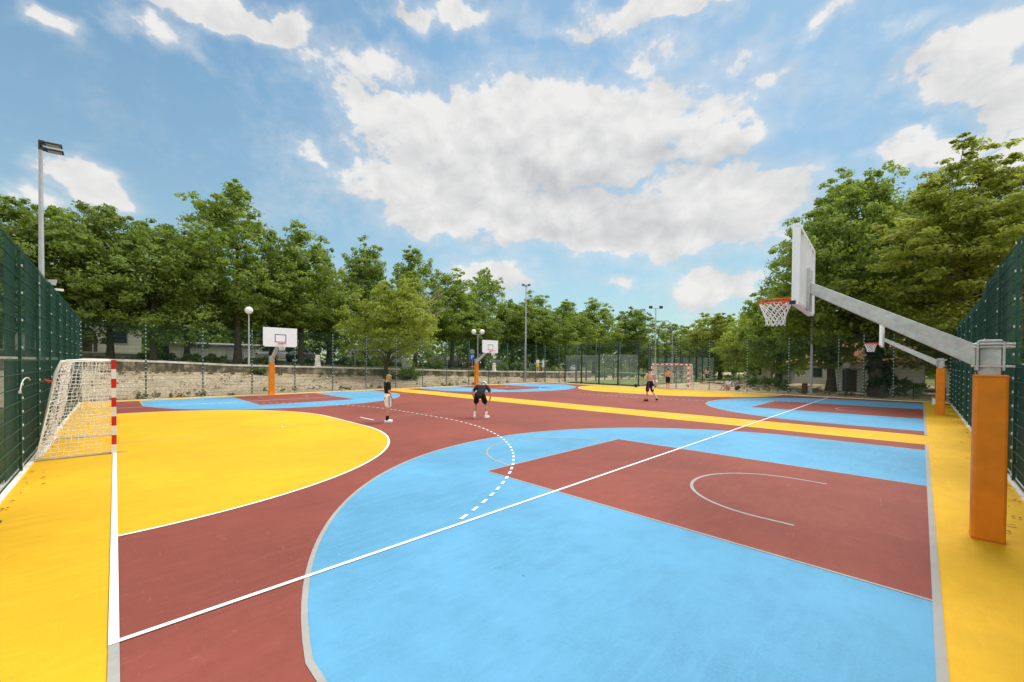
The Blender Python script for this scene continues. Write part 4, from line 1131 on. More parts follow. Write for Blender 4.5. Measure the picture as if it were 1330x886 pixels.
# ------------------------------------------------------------------ cars
def make_car(paint, label, loc, rz, van=False):
    t = thing('parked_car', label, 'car', loc, rz, 'cars parked beyond the wall')
    L, Wd = 4.2, 1.74; h = 1.48 if not van else 1.95
    m = MB()
    if van: prof = [(-2.1, .35), (-2.1, 1.0), (-2.05, 1.85), (-1.9, h), (.9, h), (1.45, 1.12), (2.05, .95), (2.12, .35)]
    else: prof = [(-2.1, .32), (-2.12, .75), (-2.0, .98), (-1.35, 1.0), (1.0, .98), (1.95, .80), (2.12, .62), (2.1, .32)]
    m.prism(prof, -Wd / 2, Wd / 2, axis=1); body = m.build('body', paint, t, bev=.06)
    if not van:
        m = MB(); a = [(-1.75, .96), (-1.25, h), (.15, h), (1.05, .96)]
        n = len(a); k = .72
        vs = [(x, s * (Wd / 2 - .06 if z < 1.2 else Wd / 2 * k), z) for s in (-1, 1) for x, z in a]
        m.add(vs, [(0, 1, 2, 3), (7, 6, 5, 4), (0, 4, 5, 1), (1, 5, 6, 2), (2, 6, 7, 3)]); m.build('glasshouse', GLASSD, t)
        m = MB(); m.box((-.55, 0, h + .005), (1.45, Wd * k, .05)); m.build('roof', paint, t, bev=.02)
        m = MB()
        for s in (-1, 1):
            for x0, x1 in ((-1.75, -1.25), (1.05, .15), (-.45, -.45)): m.beam((x0, s * (Wd / 2 - .05), .97), (x1, s * (Wd / 2 * k + .01), h), .07, .05)
        m.build('window_pillar', paint, t)
    else:
        m = MB()
        for s in (-1, 1): m.box((-.9, s * (Wd / 2 + .005), 1.45), (1.9, .02, .5)); m.box((.62, s * (Wd / 2 + .005), 1.4), (.7, .02, .5))
        m.build('window', GLASSD, t)
        m = MB(); m.add([(1.0, -.75, h - .1), (1.0, .75, h - .1), (1.47, .78, 1.16), (1.47, -.78, 1.16)], [(0, 1, 2, 3)]); m.build('windscreen', GLASSD, t)
    for x in (-1.3, 1.32):
        for s in (-1, 1):
            w = MB(); y = s * (Wd / 2 - .08); w.tube([(x, y - .1, .32), (x, y + .1, .32)], .32, 18); wo = w.build('wheel', BLACK, t)
            w = MB(); w.tube([(x, y + s * .09, .32), (x, y + s * .115, .32)], .2, 14); w.build('rim', MATS['galvanised_steel'], wo)
    for s in (-1, 1):
        m = MB(); m.box((2.07, s * .62, .68), (.1, .34, .15)); m.build('headlight', LAMPW, t, bev=.02)
        m = MB(); m.box((-2.09, s * .68, .82), (.08, .2, .2)); m.build('tail_light', REDP, t, bev=.02)
for col, u, v, rz, van, lab in (('white', 46, 22.5, 2.3, True, 'white van parked behind the rounded green shrubs'), ('dark', 46, 25.0, .9, False, 'dark car right of the white van'), ('white', 46.4, 28.0, .8, False, 'white car half hidden left of the yellow tree'),
        ('red', 47, 34.8, .7, False, 'red car just right of the yellow tree trunk'), ('grey', 47, 37.9, .8, False, 'grey car between the two red cars'), ('red', 47.5, 42.0, .75, False, 'second red car behind the fence posts'),
        ('white', 47.5, 47.5, .7, True, 'white van left of the blue parking sign'), ('blue', 48, 51.5, .8, False, 'dark blue car beside the blue parking sign'), ('silver', 42.5, 49.0, 2.6, False, 'silver car behind the clipped hedge'),
        ('dark', 46, 15.5, .8, False, 'dark car behind the far left hoop'), ('white', 46, 12.6, .8, False, 'white car under the trees left of the stone pillar'), ('white', 60, 86, .8, False, 'white car far behind the caged court')):
    make_car(CARS[col], lab, P(u, v, height(u, v)), rz, van)

# ------------------------------------------------------------------ people
def voxel_mesh(name, mb, vox, mats, parent, sm=5):
    o = mb.build(name, mats[0] if isinstance(mats, list) else mats, None, fix=True)
    md = o.modifiers.new('r', 'REMESH'); md.mode = 'VOXEL'; md.voxel_size = vox; md.use_smooth_shade = True
    s = o.modifiers.new('s', 'SMOOTH'); s.factor = .5; s.iterations = sm
    dg = bpy.context.evaluated_depsgraph_get(); dg.update()
    me = bpy.data.meshes.new_from_object(o.evaluated_get(dg))
    bpy.data.objects.remove(o)
    me.name = name; me.materials.clear()
    for m in (mats if isinstance(mats, list) else [mats]): me.materials.append(m)
    for p in me.polygons: p.use_smooth = True
    return link(name, me, parent)
def cap(mb, a, b, ra, rb, k=1):
    a, b = Vector(a), Vector(b)
    mb.tube([a, a.lerp(b, .5), b], [ra, (ra + rb) / 2, rb], 12); mb.ball(a, ra, n=12, m=8); mb.ball(b, rb, n=12, m=8)
def frame(d, fwd=(0, 1, 0)):
    z = Vector(d).normalized(); x = Vector(fwd).cross(z)
    if x.length < .1: x = Vector((1, 0, 0))
    x.normalize(); y = z.cross(x); return Matrix((x, y, z)).transposed()
def person(loc, rz, J, label, look, scale=1.0, vox=.010, group=None):
    """J: joints in local metres (x right, y forward); look: clothes"""
    t = thing('person', label, 'person', loc, rz, group); t.scale = (scale,) * 3
    V = lambda k: Vector(J[k])
    b = MB()
    hipc = (V('hipL') + V('hipR')) / 2; sp = V('chest') - hipc
    Mp = frame(sp, J.get('fwd', (0, 1, 0))); waist = hipc.lerp(V('chest'), .48)
    slim = look.get('slim', 1)
    def torso(mb, e, low=True, up=True):
        if low: mb.ball(hipc + sp.normalized() * .02, ((.155 + e) * slim, (.105 + e) * slim, .13 + e), M=Mp)
        mb.ball(waist, ((.135 + e) * slim, .092 + e, .16 + e), M=Mp)
        if up:
            mb.ball(V('chest') + sp.normalized() * -.02, ((.16 + e) * slim, .105 + e, .19 + e), M=Mp)
            for s in 'LR': cap(mb, V('chest') + sp.normalized() * .06, V('sh' + s), .085 + e, .058 + e)
    torso(b, 0)
    cap(b, V('neck'), V('neck') + (V('head') - V('neck')) * .7, .06, .053); cap(b, V('chest') + sp.normalized() * .1, V('neck'), .085, .062)
    Mh = frame((V('head') - V('neck')), J.get('face', (0, 1, 0)))
    hd = V('head')
    b.ball(hd, (.075, .092, .11), M=Mh); b.ball(hd + Mh @ Vector((0, .03, -.055)), (.055, .06, .06), M=Mh)
    b.ball(hd + Mh @ Vector((0, .098, -.015)), (.013, .02, .024), M=Mh)
    for s in (-1, 1): b.ball(hd + Mh @ Vector((s * .077, -.005, -.01)), (.012, .022, .032), M=Mh)
    b.ball(hd + Mh @ Vector((0, .086, -.06)), (.024, .01, .008), M=Mh)
    for s in 'LR':
        cap(b, V('sh' + s), V('el' + s), .05, .038); cap(b, V('el' + s), V('wr' + s), .04, .026)
        hp, kn, an, to = V('hip' + s), V('kn' + s), V('an' + s), V('to' + s)
        cap(b, hp, kn, .082, .052); cap(b, kn, an, .052, .036)
        b.ball(kn.lerp(an, .3) - (to - an).normalized() * .012, (.054, .054, .1), M=frame(kn - an))
        cap(b, an + Vector((0, 0, -.03)), to, .036, .027); b.ball(an - (to - an).normalized() * .04 + Vector((0, 0, -.045)), .032)
        # hand
        wr, ha = V('wr' + s), V('ha' + s); d = (ha - wr).normalized(); sg = -1 if s == 'L' else 1
        side = d.cross(Vector(J.get('palm' + s, (sg, 0, 0)))); 
        if side.length < .2: side = d.cross(Vector((0, 0, 1)))
        side.normalize(); nrm = side.cross(d)
        pc = wr + d * .05
        Mx = Matrix((side, nrm, d)).transposed(); b.ball(pc, (.04, .019, .052), M=Mx)
        for k, (o, l) in enumerate(((-.028, .066), (-.009, .078), (.010, .073), (.028, .056))):
            q = pc + d * .038 + side * o; q2 = q + d * l * .55 - nrm * sg * .006; q3 = q2 + d * l * .42 - nrm * sg * .022
            b.tube([q, q2, q3], [.0105, .0095, .0075], 8); b.ball(q3, .0078, n=8, m=6)
        q = pc - side * .034 - d * .015; b.tube([q, q - side * .03 + d * .03, q - side * .03 + d * .062 - nrm * sg * .008], [.013, .011, .008], 8)
    voxel_mesh('body', b, vox, look['skin'], t, 3)
    for s in (-1, 1):
        e = MB(); e.ball(hd + Mh @ Vector((s * .031, .083, .012)), (.011, .007, .007), M=Mh); e.build('eye', EYE, t)
    # hair: a cap over the skull
    h = MB(); h.ball(hd + Mh @ Vector((0, -.014, .024)), (.082, .096, .102), M=Mh); h.ball(hd + Mh @ Vector((0, .03, .062)), (.068, .066, .055), M=Mh)
    if look.get('long'): cap(h, hd + Mh @ Vector((0, -.06, 0)), hd + Mh @ Vector((0, -.08, -.25)), .075, .05)
    voxel_mesh('hair', h, .012, look['hair'], t, 3)
    if 'cap' in look:
        h = MB(); h.ball(hd + Mh @ Vector((0, -.008, .04)), (.094, .108, .085), M=Mh); h.ball(hd + Mh @ Vector((0, .12, .04)), (.07, .07, .012), M=Mh)
        voxel_mesh('cap', h, .01, look['cap'], t, 3)
    if 'shirt' in look:
        m = MB(); torso(m, .022, look.get('long_shirt', True) or True)
        for s in 'LR':
            q = V('sh' + s).lerp(V('el' + s), look.get('sleeve', .62)); cap(m, V('sh' + s), q, .068, .062)
        cap(m, V('chest') + sp.normalized() * .08, V('neck') - (V('neck') - V('chest')) * .18, .1, .072)
        voxel_mesh('shirt', m, .012, look['shirt'], t, 4)
    if 'shorts' in look:
        m = MB(); m.ball(hipc + sp.normalized() * .03, (.180 * slim, .130 * slim, .135), M=Mp); m.ball(hipc + sp.normalized() * .12, (.158 * slim, .115, .07), M=Mp)
        for s in 'LR':
            q = V('hip' + s).lerp(V('kn' + s), look.get('leg', .78)); cap(m, V('hip' + s), q, .108, .098)
        o = voxel_mesh('shorts', m, .012, look['shorts'], t, 4)
        if 'stripe' in look:
            sides = look.get('stripe_sides', 'LR')
            for s in sides:
                st = MB(); sg = -1 if s == 'L' else 1
                a, q = V('hip' + s), V('hip' + s).lerp(V('kn' + s), look.get('leg', .78))
                off = Vector(look.get('stripe_off', (.098 * sg, 0, 0)))
                st.tube([a + off + Vector((0, 0, .06)), a.lerp(q, .5) + off * .98, q + off * .95], .026, 8); st.build('side_stripe', look['stripe'], t)
    if 'skirt' in look:
        m = MB(); m.ball(hipc, (.17, .125, .14), M=Mp)
        for s in 'LR': cap(m, V('hip' + s), V('hip' + s).lerp(V('kn' + s), .55), .105, .11)
        voxel_mesh('skirt', m, .014, look['skirt'], t, 4)
    for s in 'LR':
        an, to = V('an' + s), V('to' + s); f = (to - an); f.z = 0; f = f.normalized() if f.length > .01 else Vector((0, 1, 0))
        if 'socks' in look:
            m = MB(); cap(m, an + Vector((0, 0, .0)), an.lerp(V('kn' + s), look.get('sock_h', .3)), .043, .050); voxel_mesh('sock', m, .010, look['socks'], t, 2)
        if 'shoes' in look:
            m = MB(); base = an + Vector((0, 0, -.045)); Ms = frame((0, 0, 1), f) 
            m.ball(base - f * .035, (.042, .06, .05), M=Ms); m.ball(base + f * .05 + Vector((0, 0, -.006)), (.046, .085, .044), M=Ms); m.ball(base + f * .135 + Vector((0, 0, -.014)), (.046, .065, .034), M=Ms)
            voxel_mesh('shoe', m, .009, look['shoes'], t, 3)
            m = MB(); m.prism([(-.042, -.085), (.042, -.085), (.05, .06), (.048, .15), (.02, .2), (-.02, .2), (-.048, .15), (-.05, .06)], 0, .022, axis=2)
            so = m.build('sole', look.get('sole', WHTP), t, bev=.004)
            so.matrix_local = Matrix.Translation(Vector((an.x, an.y, an.z - .098))) @ frame((0, 0, 1), f).to_4x4()
    return t
def std(**kw):
    J = dict(hipL=(-.095, 0, .92), hipR=(.095, 0, .92), knL=(-.10, .02, .49), knR=(.10, .02, .49), anL=(-.11, -.02, .1), anR=(.11, -.02, .1), toL=(-.13, .15, .035), toR=(.13, .15, .035),
             chest=(0, 0, 1.29), neck=(0, -.01, 1.47), head=(0, .02, 1.635), shL=(-.185, -.01, 1.415), shR=(.185, -.01, 1.415), elL=(-.225, -.03, 1.13), elR=(.225, -.03, 1.13),
             wrL=(-.235, .04, .89), wrR=(.235, .04, .89), haL=(-.235, .06, .8), haR=(.235, .06, .8))
    J.update(kw); return J
YAW = math.atan2(math.sin(.7778), math.cos(.7778))   # the diagonal across the court
def facing(deg):  # 0 = away along the diagonal, positive turns to the right
    return -YAW - R(deg)
FL = .012
person(P(8.72, 6.69, FL), facing(58), std(anL=(-.07, .03, .1), toL=(-.08, .2, .035), anR=(.09, -.05, .1), toR=(.12, .12, .035), knL=(-.075, .035, .49), head=(0, .045, 1.63), wrR=(.21, .10, .90), haR=(.2, .14, .815), elR=(.225, .0, 1.13)),
       'boy in a black t-shirt, white shorts and black socks standing on the court', dict(skin=SKIN, hair=HAIRB, shirt=CLB, shorts=CLW, leg=.72, stripe=CLGR, stripe_sides='R', socks=CLB, sock_h=.32, shoes=SHOE, slim=.92), .935)
person(P(7.46, 9.79, FL), facing(8), dict(hipL=(-.10, -.12, .83), hipR=(.10, -.12, .83), knL=(-.20, .06, .46), knR=(.20, .06, .46), anL=(-.22, -.02, .1), anR=(.22, -.02, .1), toL=(-.26, .14, .035), toR=(.28, .13, .035),
       chest=(0, .16, 1.05), neck=(.01, .32, 1.15), head=(.03, .45, 1.20), shL=(-.18, .26, 1.12), shR=(.18, .26, 1.12), elL=(-.36, .14, .92), elR=(.36, .20, .88), wrL=(-.27, .12, .70), wrR=(.31, .16, .64), haL=(-.21, .13, .63), haR=(.29, .17, .55), fwd=(0, .5, -.8), face=(.1, .8, -.5)),
       'man in black t-shirt and shorts bending forward with hands by his knees', dict(skin=SKIN, hair=HAIRD, cap=CLW, shirt=CLG, shorts=CLB, leg=.62, socks=CLW, sock_h=.28, shoes=SHOE), 1.02)
person(P(6.42, 21.15, FL), facing(-12), std(hipL=(-.09, 0, .92), hipR=(.09, 0, .92), knL=(-.11, .09, .50), anL=(-.13, .10, .10), toL=(-.17, .26, .04), knR=(.16, .02, .50), anR=(.27, -.26, .17), toR=(.31, -.13, .05), shL=(-.19, -.01, 1.42), shR=(.19, -.01, 1.42), elL=(-.33, -.06, 1.17), wrL=(-.42, .04, .96), haL=(-.45, .07, .88), elR=(.29, .02, 1.15), wrR=(.36, .10, .92), haR=(.38, .13, .83), head=(0, .03, 1.63)),
       'shirtless man in navy and white swim shorts walking across the far court', dict(skin=SKIN2, hair=HAIRD, shorts=CLN, leg=.8, stripe=CLR, stripe_sides='L', stripe_off=(-.02, -.088, 0), shoes=CLB, sole=BLACK), 1.03)
for o_ in [k for k in bpy.data.objects if k.name.startswith('shorts') and k.parent and 'navy and white' in k.parent.get('label', '')]:
    m_ = MB(); m_.tube([(.11, -.095, .80), (.125, -.085, .72), (.135, -.08, .62)], [.03, .05, .055], 10); m_.build('white_panel', CLW, o_.parent)
person(P(10.27, 31.93, FL), facing(-5), std(knL=(-.07, .04, .5), anL=(-.03, .10, .11), toL=(-.02, .26, .04), knR=(.10, .02, .49), anR=(.08, -.06, .1), wrL=(-.27, .03, .9), haL=(-.28, .04, .81), elL=(-.25, -.04, 1.13)),
       'shirtless man in dark shorts standing in front of the far goal', dict(skin=SKIN, hair=HAIRD, shorts=CLB, leg=.7), .96, .012)
def seated(v=0):
    return dict(hipL=(-.095, 0, .12), hipR=(.095, 0, .12), knL=(-.15, .36, .42), knR=(.15, .38, .40), anL=(-.14, .58, .09), anR=(.14, .62, .09), toL=(-.15, .74, .04), toR=(.16, .78, .04),
                chest=(0, -.06, .50), neck=(0, -.03, .67), head=(0, .02, .83), shL=(-.18, -.04, .62), shR=(.18, -.04, .62), elL=(-.24, .12, .42), elR=(.24, .12, .42), wrL=(-.17, .32, .45), wrR=(.17, .34, .44), haL=(-.13, .4, .45), haR=(.13, .42, .44))
person(P(11.85, 33.35 - .5, FL), facing(200), seated(), 'person in a white t-shirt sitting on the ground beside the far goal', dict(skin=SKIN, hair=HAIRD, shirt=CLW, shorts=CLGR, leg=.75, shoes=SHOE), 1.0, .014)
zz = height(6.9, 35.6)
person(P(6.9, 35.6, zz), facing(-110), seated(), 'person in a white top sitting on the sand with legs stretched left', dict(skin=SKIN2, hair=HAIRD, shirt=CLW, shorts=CLP, leg=.6, long=1), 1.0, .014)
person(P(6.35, 35.9, height(6.35, 35.9)), facing(150), seated(), 'person in a grey top sitting on the sand beside a friend in white', dict(skin=SKIN2, hair=HAIRD, shirt=CLGR, shorts=CLDG, leg=.8, shoes=SHOE), 1.0, .014)
person(P(12.3, 46.2, height(12.3, 46.2)), facing(20), std(), 'person in a pink top and dark shorts standing by the cage side', dict(skin=SKIN2, hair=HAIRD, shirt=CLP, shorts=CLN, leg=.55, shoes=CLP, long=1), .98, .014)
person(P(31.2, 37.7, wall_top(37.7) - .05), facing(200), std(), 'bystander in dark green standing left of the two in white on the wall', dict(skin=SKIN, hair=HAIRD, shirt=CLDG, shorts=CLDG, leg=.95, shoes=CLB), .84, .014)
person(P(31.2, 39.5, wall_top(39.5) - .05), facing(170), std(), 'bystander in white and yellow standing on the path above the wall', dict(skin=SKIN2, hair=HAIRB, shirt=CLW, shorts=CLY, leg=.6, shoes=CLW, long=1), 1.0, .014)
person(P(31.2, 40.7, wall_top(40.7) - .05), facing(215), std(), 'bystander in a white dress standing right of the others on the path', dict(skin=SKIN2, hair=HAIRB, shirt=CLW, skirt=CLW, shoes=CLW, long=1), .98, .014)

# ------------------------------------------------------------------ light, sky, camera
SUN_EL, SUN_ROT = R(58), R(100)
sd = bpy.data.lights.new('sun', 'SUN'); so = bpy.data.objects.new('sun', sd); COL.objects.link(so)
sd.energy = 1.4; sd.angle = R(28); sd.color = (1, .97, .92)
dv = Vector((math.sin(SUN_ROT) * math.cos(SUN_EL), math.cos(SUN_ROT) * math.cos(SUN_EL), math.sin(SUN_EL)))
so.rotation_euler = dv.to_track_quat('Z', 'Y').to_euler(); so.location = (0, 0, 40)

def build_world():
    w = bpy.data.worlds.new('World'); SC.world = w; w.use_nodes = True; nt = w.node_tree; nt.nodes.clear()
    out = N(nt, 'ShaderNodeOutputWorld'); bg = N(nt, 'ShaderNodeBackground'); nt.links.new(bg.outputs[0], out.inputs[0])
    sky = N(nt, 'ShaderNodeTexSky', sky_type='NISHITA'); sky.sun_disc = False; sky.sun_elevation = SUN_EL; sky.sun_rotation = SUN_ROT
    sky.air_density = 1.0; sky.dust_density = .4; sky.ozone_density = 1.5
    d = N(nt, 'ShaderNodeTexCoord').outputs['Generated']
    # azimuth from the court's diagonal, and elevation, in radians
    rot = N(nt, 'ShaderNodeVectorRotate', rotation_type='Z_AXIS'); nt.links.new(d, rot.inputs['Vector']); rot.inputs['Angle'].default_value = YAW
    sx = N(nt, 'ShaderNodeSeparateXYZ'); nt.links.new(rot.outputs[0], sx.inputs[0])
    az = mathn(nt, 'ARCTAN2', sx.outputs[0], sx.outputs[1]); el = mathn(nt, 'ARCSINE', sx.outputs[2])
    cb = N(nt, 'ShaderNodeCombineXYZ'); nt.links.new(az, cb.inputs[0]); nt.links.new(mathn(nt, 'MULTIPLY', el, 1.35), cb.inputs[1])
    v = cb.outputs[0]
    # warp
    nz = N(nt, 'ShaderNodeTexNoise'); nz.inputs['Scale'].default_value = 5; nz.inputs['Detail'].default_value = 6; nt.links.new(v, nz.inputs['Vector'])
    sub = N(nt, 'ShaderNodeVectorMath', operation='SUBTRACT'); nt.links.new(nz.outputs['Color'], sub.inputs[0]); sub.inputs[1].default_value = (.5, .5, .5)
    scl = N(nt, 'ShaderNodeVectorMath', operation='SCALE'); nt.links.new(sub.outputs[0], scl.inputs[0]); scl.inputs['Scale'].default_value = .16
    ad = N(nt, 'ShaderNodeVectorMath', operation='ADD'); nt.links.new(v, ad.inputs[0]); nz2 = N(nt, 'ShaderNodeTexNoise'); nz2.inputs['Scale'].default_value = 15; nz2.inputs['Detail'].default_value = 5; nt.links.new(v, nz2.inputs['Vector'])
    sub2 = N(nt, 'ShaderNodeVectorMath', operation='SUBTRACT'); nt.links.new(nz2.outputs['Color'], sub2.inputs[0]); sub2.inputs[1].default_value = (.5, .5, .5)
    scl2 = N(nt, 'ShaderNodeVectorMath', operation='SCALE'); nt.links.new(sub2.outputs[0], scl2.inputs[0]); scl2.inputs['Scale'].default_value = .10
    ad0 = N(nt, 'ShaderNodeVectorMath', operation='ADD'); nt.links.new(scl.outputs[0], ad0.inputs[0]); nt.links.new(scl2.outputs[0], ad0.inputs[1])
    nt.links.new(ad0.outputs[0], ad.inputs[1])
    s2 = N(nt, 'ShaderNodeSeparateXYZ'); nt.links.new(ad.outputs[0], s2.inputs[0]); wa, we = s2.outputs[0], mathn(nt, 'DIVIDE', s2.outputs[1], 1.35)
    def density(wa, we, table=None):
        tot = None
        for (a0, e0, ra, re, amp) in (table or CLOUDS):
            x = mathn(nt, 'MULTIPLY', mathn(nt, 'SUBTRACT', wa, a0), 1 / ra); y = mathn(nt, 'MULTIPLY', mathn(nt, 'SUBTRACT', we, e0), 1 / re)
            q = mathn(nt, 'ADD', mathn(nt, 'MULTIPLY', x, x), mathn(nt, 'MULTIPLY', y, y))
            g = mathn(nt, 'MULTIPLY', mathn(nt, 'EXPONENT', mathn(nt, 'MULTIPLY', q, -1.0)), amp)
            tot = g if tot is None else mathn(nt, 'MAXIMUM', tot, g)
        return tot
    blob = density(wa, we)
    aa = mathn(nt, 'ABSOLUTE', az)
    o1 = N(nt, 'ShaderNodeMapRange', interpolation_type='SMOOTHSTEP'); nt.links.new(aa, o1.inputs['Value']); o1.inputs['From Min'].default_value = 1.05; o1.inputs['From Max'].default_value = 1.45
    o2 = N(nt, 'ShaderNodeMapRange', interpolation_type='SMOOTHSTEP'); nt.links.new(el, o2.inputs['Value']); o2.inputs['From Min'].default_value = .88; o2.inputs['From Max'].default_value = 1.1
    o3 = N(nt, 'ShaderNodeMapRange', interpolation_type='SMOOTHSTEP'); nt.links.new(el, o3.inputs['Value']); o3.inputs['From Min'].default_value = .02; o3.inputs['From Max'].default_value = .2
    fill_cloud = mathn(nt, 'MAXIMUM', mathn(nt, 'MULTIPLY', o1.outputs[0], o3.outputs[0]), o2.outputs[0])  # cloud cover added overhead, beside and behind the view as fill light
    blob = mathn(nt, 'MAXIMUM', blob, mathn(nt, 'MULTIPLY', fill_cloud, .78))
    f1 = mathn(nt, 'ADD', mathn(nt, 'MULTIPLY', noise(nt, v, 8, 10, .62, .4), .7), mathn(nt, 'ADD', mathn(nt, 'MULTIPLY', noise(nt, v, 21, 8, .6, .2), .34), mathn(nt, 'MULTIPLY', mathn(nt, 'SUBTRACT', noise(nt, v, 60, 6, .6), .5), .16)))
    dens = mathn(nt, 'ADD', blob, mathn(nt, 'MULTIPLY', mathn(nt, 'SUBTRACT', f1, .5), 1.3))
    mask = N(nt, 'ShaderNodeMapRange', interpolation_type='SMOOTHSTEP'); nt.links.new(dens, mask.inputs['Value'])
    mask.inputs['From Min'].default_value = .37; mask.inputs['From Max'].default_value = .62
    thin = N(nt, 'ShaderNodeMapRange', interpolation_type='SMOOTHSTEP'); nt.links.new(dens, thin.inputs['Value'])
    thin.inputs['From Min'].default_value = .02; thin.inputs['From Max'].default_value = .62; thin.inputs['To Max'].default_value = .42
    cover = mathn(nt, 'MAXIMUM', mathn(nt, 'MULTIPLY', mask.outputs[0], .96), thin.outputs[0])
    # relief: lit from above
    vup = N(nt, 'ShaderNodeVectorMath', operation='ADD'); nt.links.new(v, vup.inputs[0]); vup.inputs[1].default_value = (.02, .045, 0)
    f2 = noise(nt, vup.outputs[0], 9, 8, .58, .3); f1b = noise(nt, v, 9, 8, .58, .3)
    rel = mathn(nt, 'MULTIPLY', mathn(nt, 'SUBTRACT', f1b, f2), 1.35)
    f3 = noise(nt, v, 3.2, 4, .5)
    thick = N(nt, 'ShaderNodeMapRange'); nt.links.new(blob, thick.inputs['Value']); thick.inputs['From Min'].default_value = .55; thick.inputs['From Max'].default_value = 1.25
    shd = density(wa, we, SHADES)
    low = N(nt, 'ShaderNodeMapRange'); nt.links.new(we, low.inputs['Value']); low.inputs['From Min'].default_value = .42; low.inputs['From Max'].default_value = .20
    shade = mathn(nt, 'ADD', .90, rel)
    shade = mathn(nt, 'SUBTRACT', shade, mathn(nt, 'MULTIPLY', shd, mathn(nt, 'ADD', .42, mathn(nt, 'MULTIPLY', f3, .5))), True)
    cc = mix(nt, shade, CLOUD_DARK, CLOUD_LIGHT)
    cc = mix(nt, fill_cloud, cc, mix(nt, 1.0, cc, (1.58, 1.62, 1.68), 'MULTIPLY'))  # these added clouds are brightened to lift trees and upright faces
    # thin haze whitening towards the horizon
    hz = N(nt, 'ShaderNodeMapRange'); nt.links.new(el, hz.inputs['Value']); hz.inputs['From Min'].default_value = .55; hz.inputs['From Max'].default_value = .0
    hz.inputs['To Max'].default_value = .55
    base = mix(nt, 1.0, sky.outputs[0], SKY_TINT, 'MULTIPLY')
    gl = N(nt, 'ShaderNodeMapRange'); nt.links.new(az, gl.inputs['Value']); gl.inputs['From Min'].default_value = -.1; gl.inputs['From Max'].default_value = .9
    base = mix(nt, gl.outputs[0], base, mix(nt, 1.0, base, (.68, .70, .72), 'MULTIPLY'))
    base = mix(nt, hz.outputs[0], base, SKY_HAZE)
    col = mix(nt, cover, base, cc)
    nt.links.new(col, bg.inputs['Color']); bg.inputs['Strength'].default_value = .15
    try: w.cycles.sampling_method = 'MANUAL'; w.cycles.sample_map_resolution = 512
    except Exception: pass
SKY_TINT = (.52, .60, .515); SKY_HAZE = (.74, .91, 1.03)
CLOUD_LIGHT = (2.62, 2.58, 2.53); CLOUD_DARK = (1.34, 1.37, 1.42)

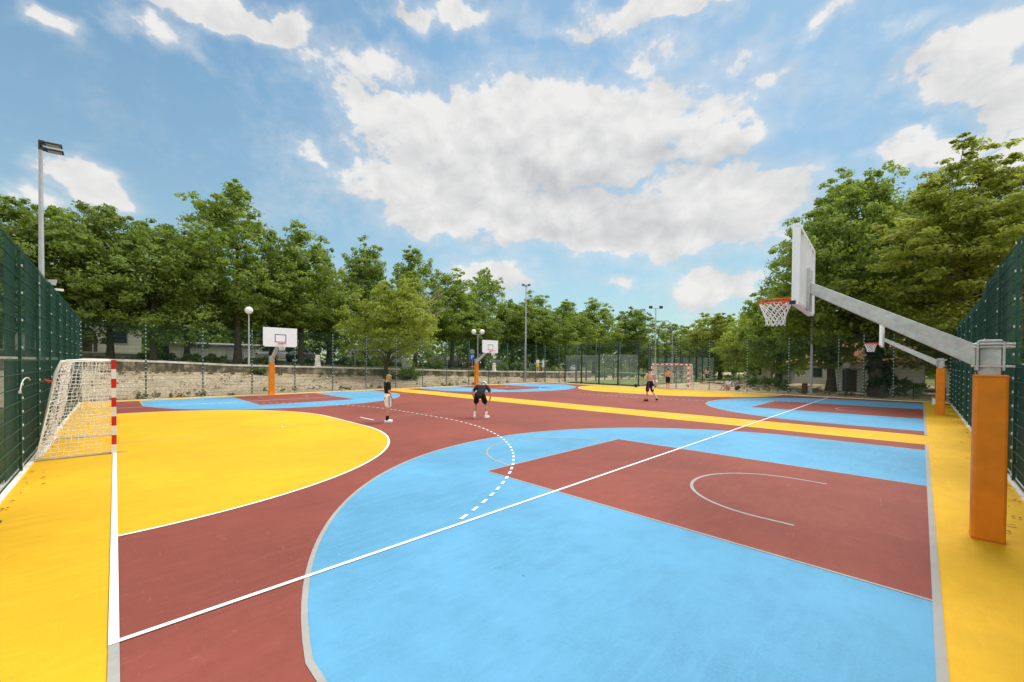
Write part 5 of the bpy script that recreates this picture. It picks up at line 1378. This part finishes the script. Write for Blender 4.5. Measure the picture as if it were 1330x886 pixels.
SHADES = [(0.194, 0.416, 0.303, 0.062, 0.75), (-0.089, 0.451, 0.222, 0.061, 0.35), (-0.2, 0.341, 0.199, 0.043, 0.35), (0.249, 0.307, 0.346, 0.043, 0.5), (0.495, 0.282, 0.133, 0.046, 0.35), (0.868, 0.411, 0.056, 0.041, 0.35), (0.452, 0.133, 0.093, 0.024, 0.35), (-0.608, 0.6, 0.14, 0.015, 0.3), (0.348, 0.675, 0.199, 0.015, 0.35), (-0.053, 0.672, 0.075, 0.016, 0.3), (-0.049, 0.175, 0.114, 0.029, 0.3)]
CLOUDS = [(0.062, 0.504, 0.426, 0.101, 1.25), (-0.2, 0.405, 0.268, 0.07, 1.0), (0.386, 0.327, 0.289, 0.087, 1.15), (0.064, 0.348, 0.395, 0.067, 1.2), (0.478, 0.459, 0.105, 0.054, 0.85), (-0.308, 0.551, 0.154, 0.039, 0.8), (-0.342, 0.608, 0.151, 0.036, 0.62), (-0.128, 0.696, 0.111, 0.033, 0.8), (-0.256, 0.694, 0.071, 0.027, 0.7), (-0.633, 0.615, 0.185, 0.028, 1.0), (-0.83, 0.518, 0.034, 0.024, 0.62), (-0.514, 0.631, 0.057, 0.027, 0.8), (0.347, 0.693, 0.263, 0.026, 1.0), (0.244, 0.682, 0.106, 0.027, 0.6), (0.49, 0.598, 0.088, 0.028, 0.55), (0.315, 0.621, 0.068, 0.035, 0.62), (0.85, 0.478, 0.075, 0.059, 1.05), (0.891, 0.391, 0.06, 0.056, 1.05), (0.826, 0.449, 0.052, 0.042, 0.8), (0.779, 0.54, 0.038, 0.022, 0.5), (0.782, 0.361, 0.096, 0.031, 0.95), (0.877, 0.323, 0.062, 0.033, 0.95), (0.565, 0.359, 0.081, 0.042, 0.8), (-0.814, 0.288, 0.047, 0.038, 1.0), (-0.88, 0.234, 0.039, 0.034, 0.6), (-0.049, 0.208, 0.123, 0.051, 1.0), (0.451, 0.167, 0.116, 0.04, 1.0), (0.251, 0.183, 0.054, 0.025, 0.55), (-0.469, 0.442, 0.06, 0.034, 0.6), (-0.439, 0.588, 0.108, 0.047, 0.5), (0.365, 0.619, 0.099, 0.047, 0.5), (0.534, 0.559, 0.098, 0.035, 0.5), (-0.725, 0.555, 0.064, 0.03, 0.6), (0.673, 0.596, 0.069, 0.02, 0.6)]
build_world()

cam = bpy.data.cameras.new('camera'); co = bpy.data.objects.new('camera', cam); COL.objects.link(co); SC.camera = co
F_, CYp = 523.2324709210513, 477.6523877403701
yaw, pit, rol = 0.7778251180464625, 0.012501914523533202, 0.007298346540952614
fw = Vector((math.sin(yaw) * math.cos(pit), math.cos(yaw) * math.cos(pit), -math.sin(pit)))
r0 = Vector((math.cos(yaw), -math.sin(yaw), 0)); u0 = Vector((math.sin(yaw) * math.sin(pit), math.cos(yaw) * math.sin(pit), math.cos(pit)))
rt = r0 * math.cos(rol) + u0 * math.sin(rol); up_ = -r0 * math.sin(rol) + u0 * math.cos(rol)
Mx = Matrix((rt, up_, -fw)).transposed().to_4x4(); Mx.translation = Vector(P(-4.100855, .044477, 2.083313))
co.matrix_world = Mx
cam.sensor_width = 36; cam.lens = F_ / 1330 * 36; cam.shift_y = (CYp - 443) / 1330; cam.clip_start = .05; cam.clip_end = 2000

SC.view_settings.view_transform = 'Standard'; SC.view_settings.look = 'None'; SC.view_settings.gamma = 1; SC.view_settings.exposure = 1.17
SC.view_settings.use_curve_mapping = False
SC.render.engine = 'CYCLES'
SC.cycles.max_bounces = 8; SC.cycles.diffuse_bounces = 5; SC.cycles.glossy_bounces = 2; SC.cycles.transmission_bounces = 3; SC.cycles.transparent_max_bounces = 8
SC.cycles.use_denoising = True
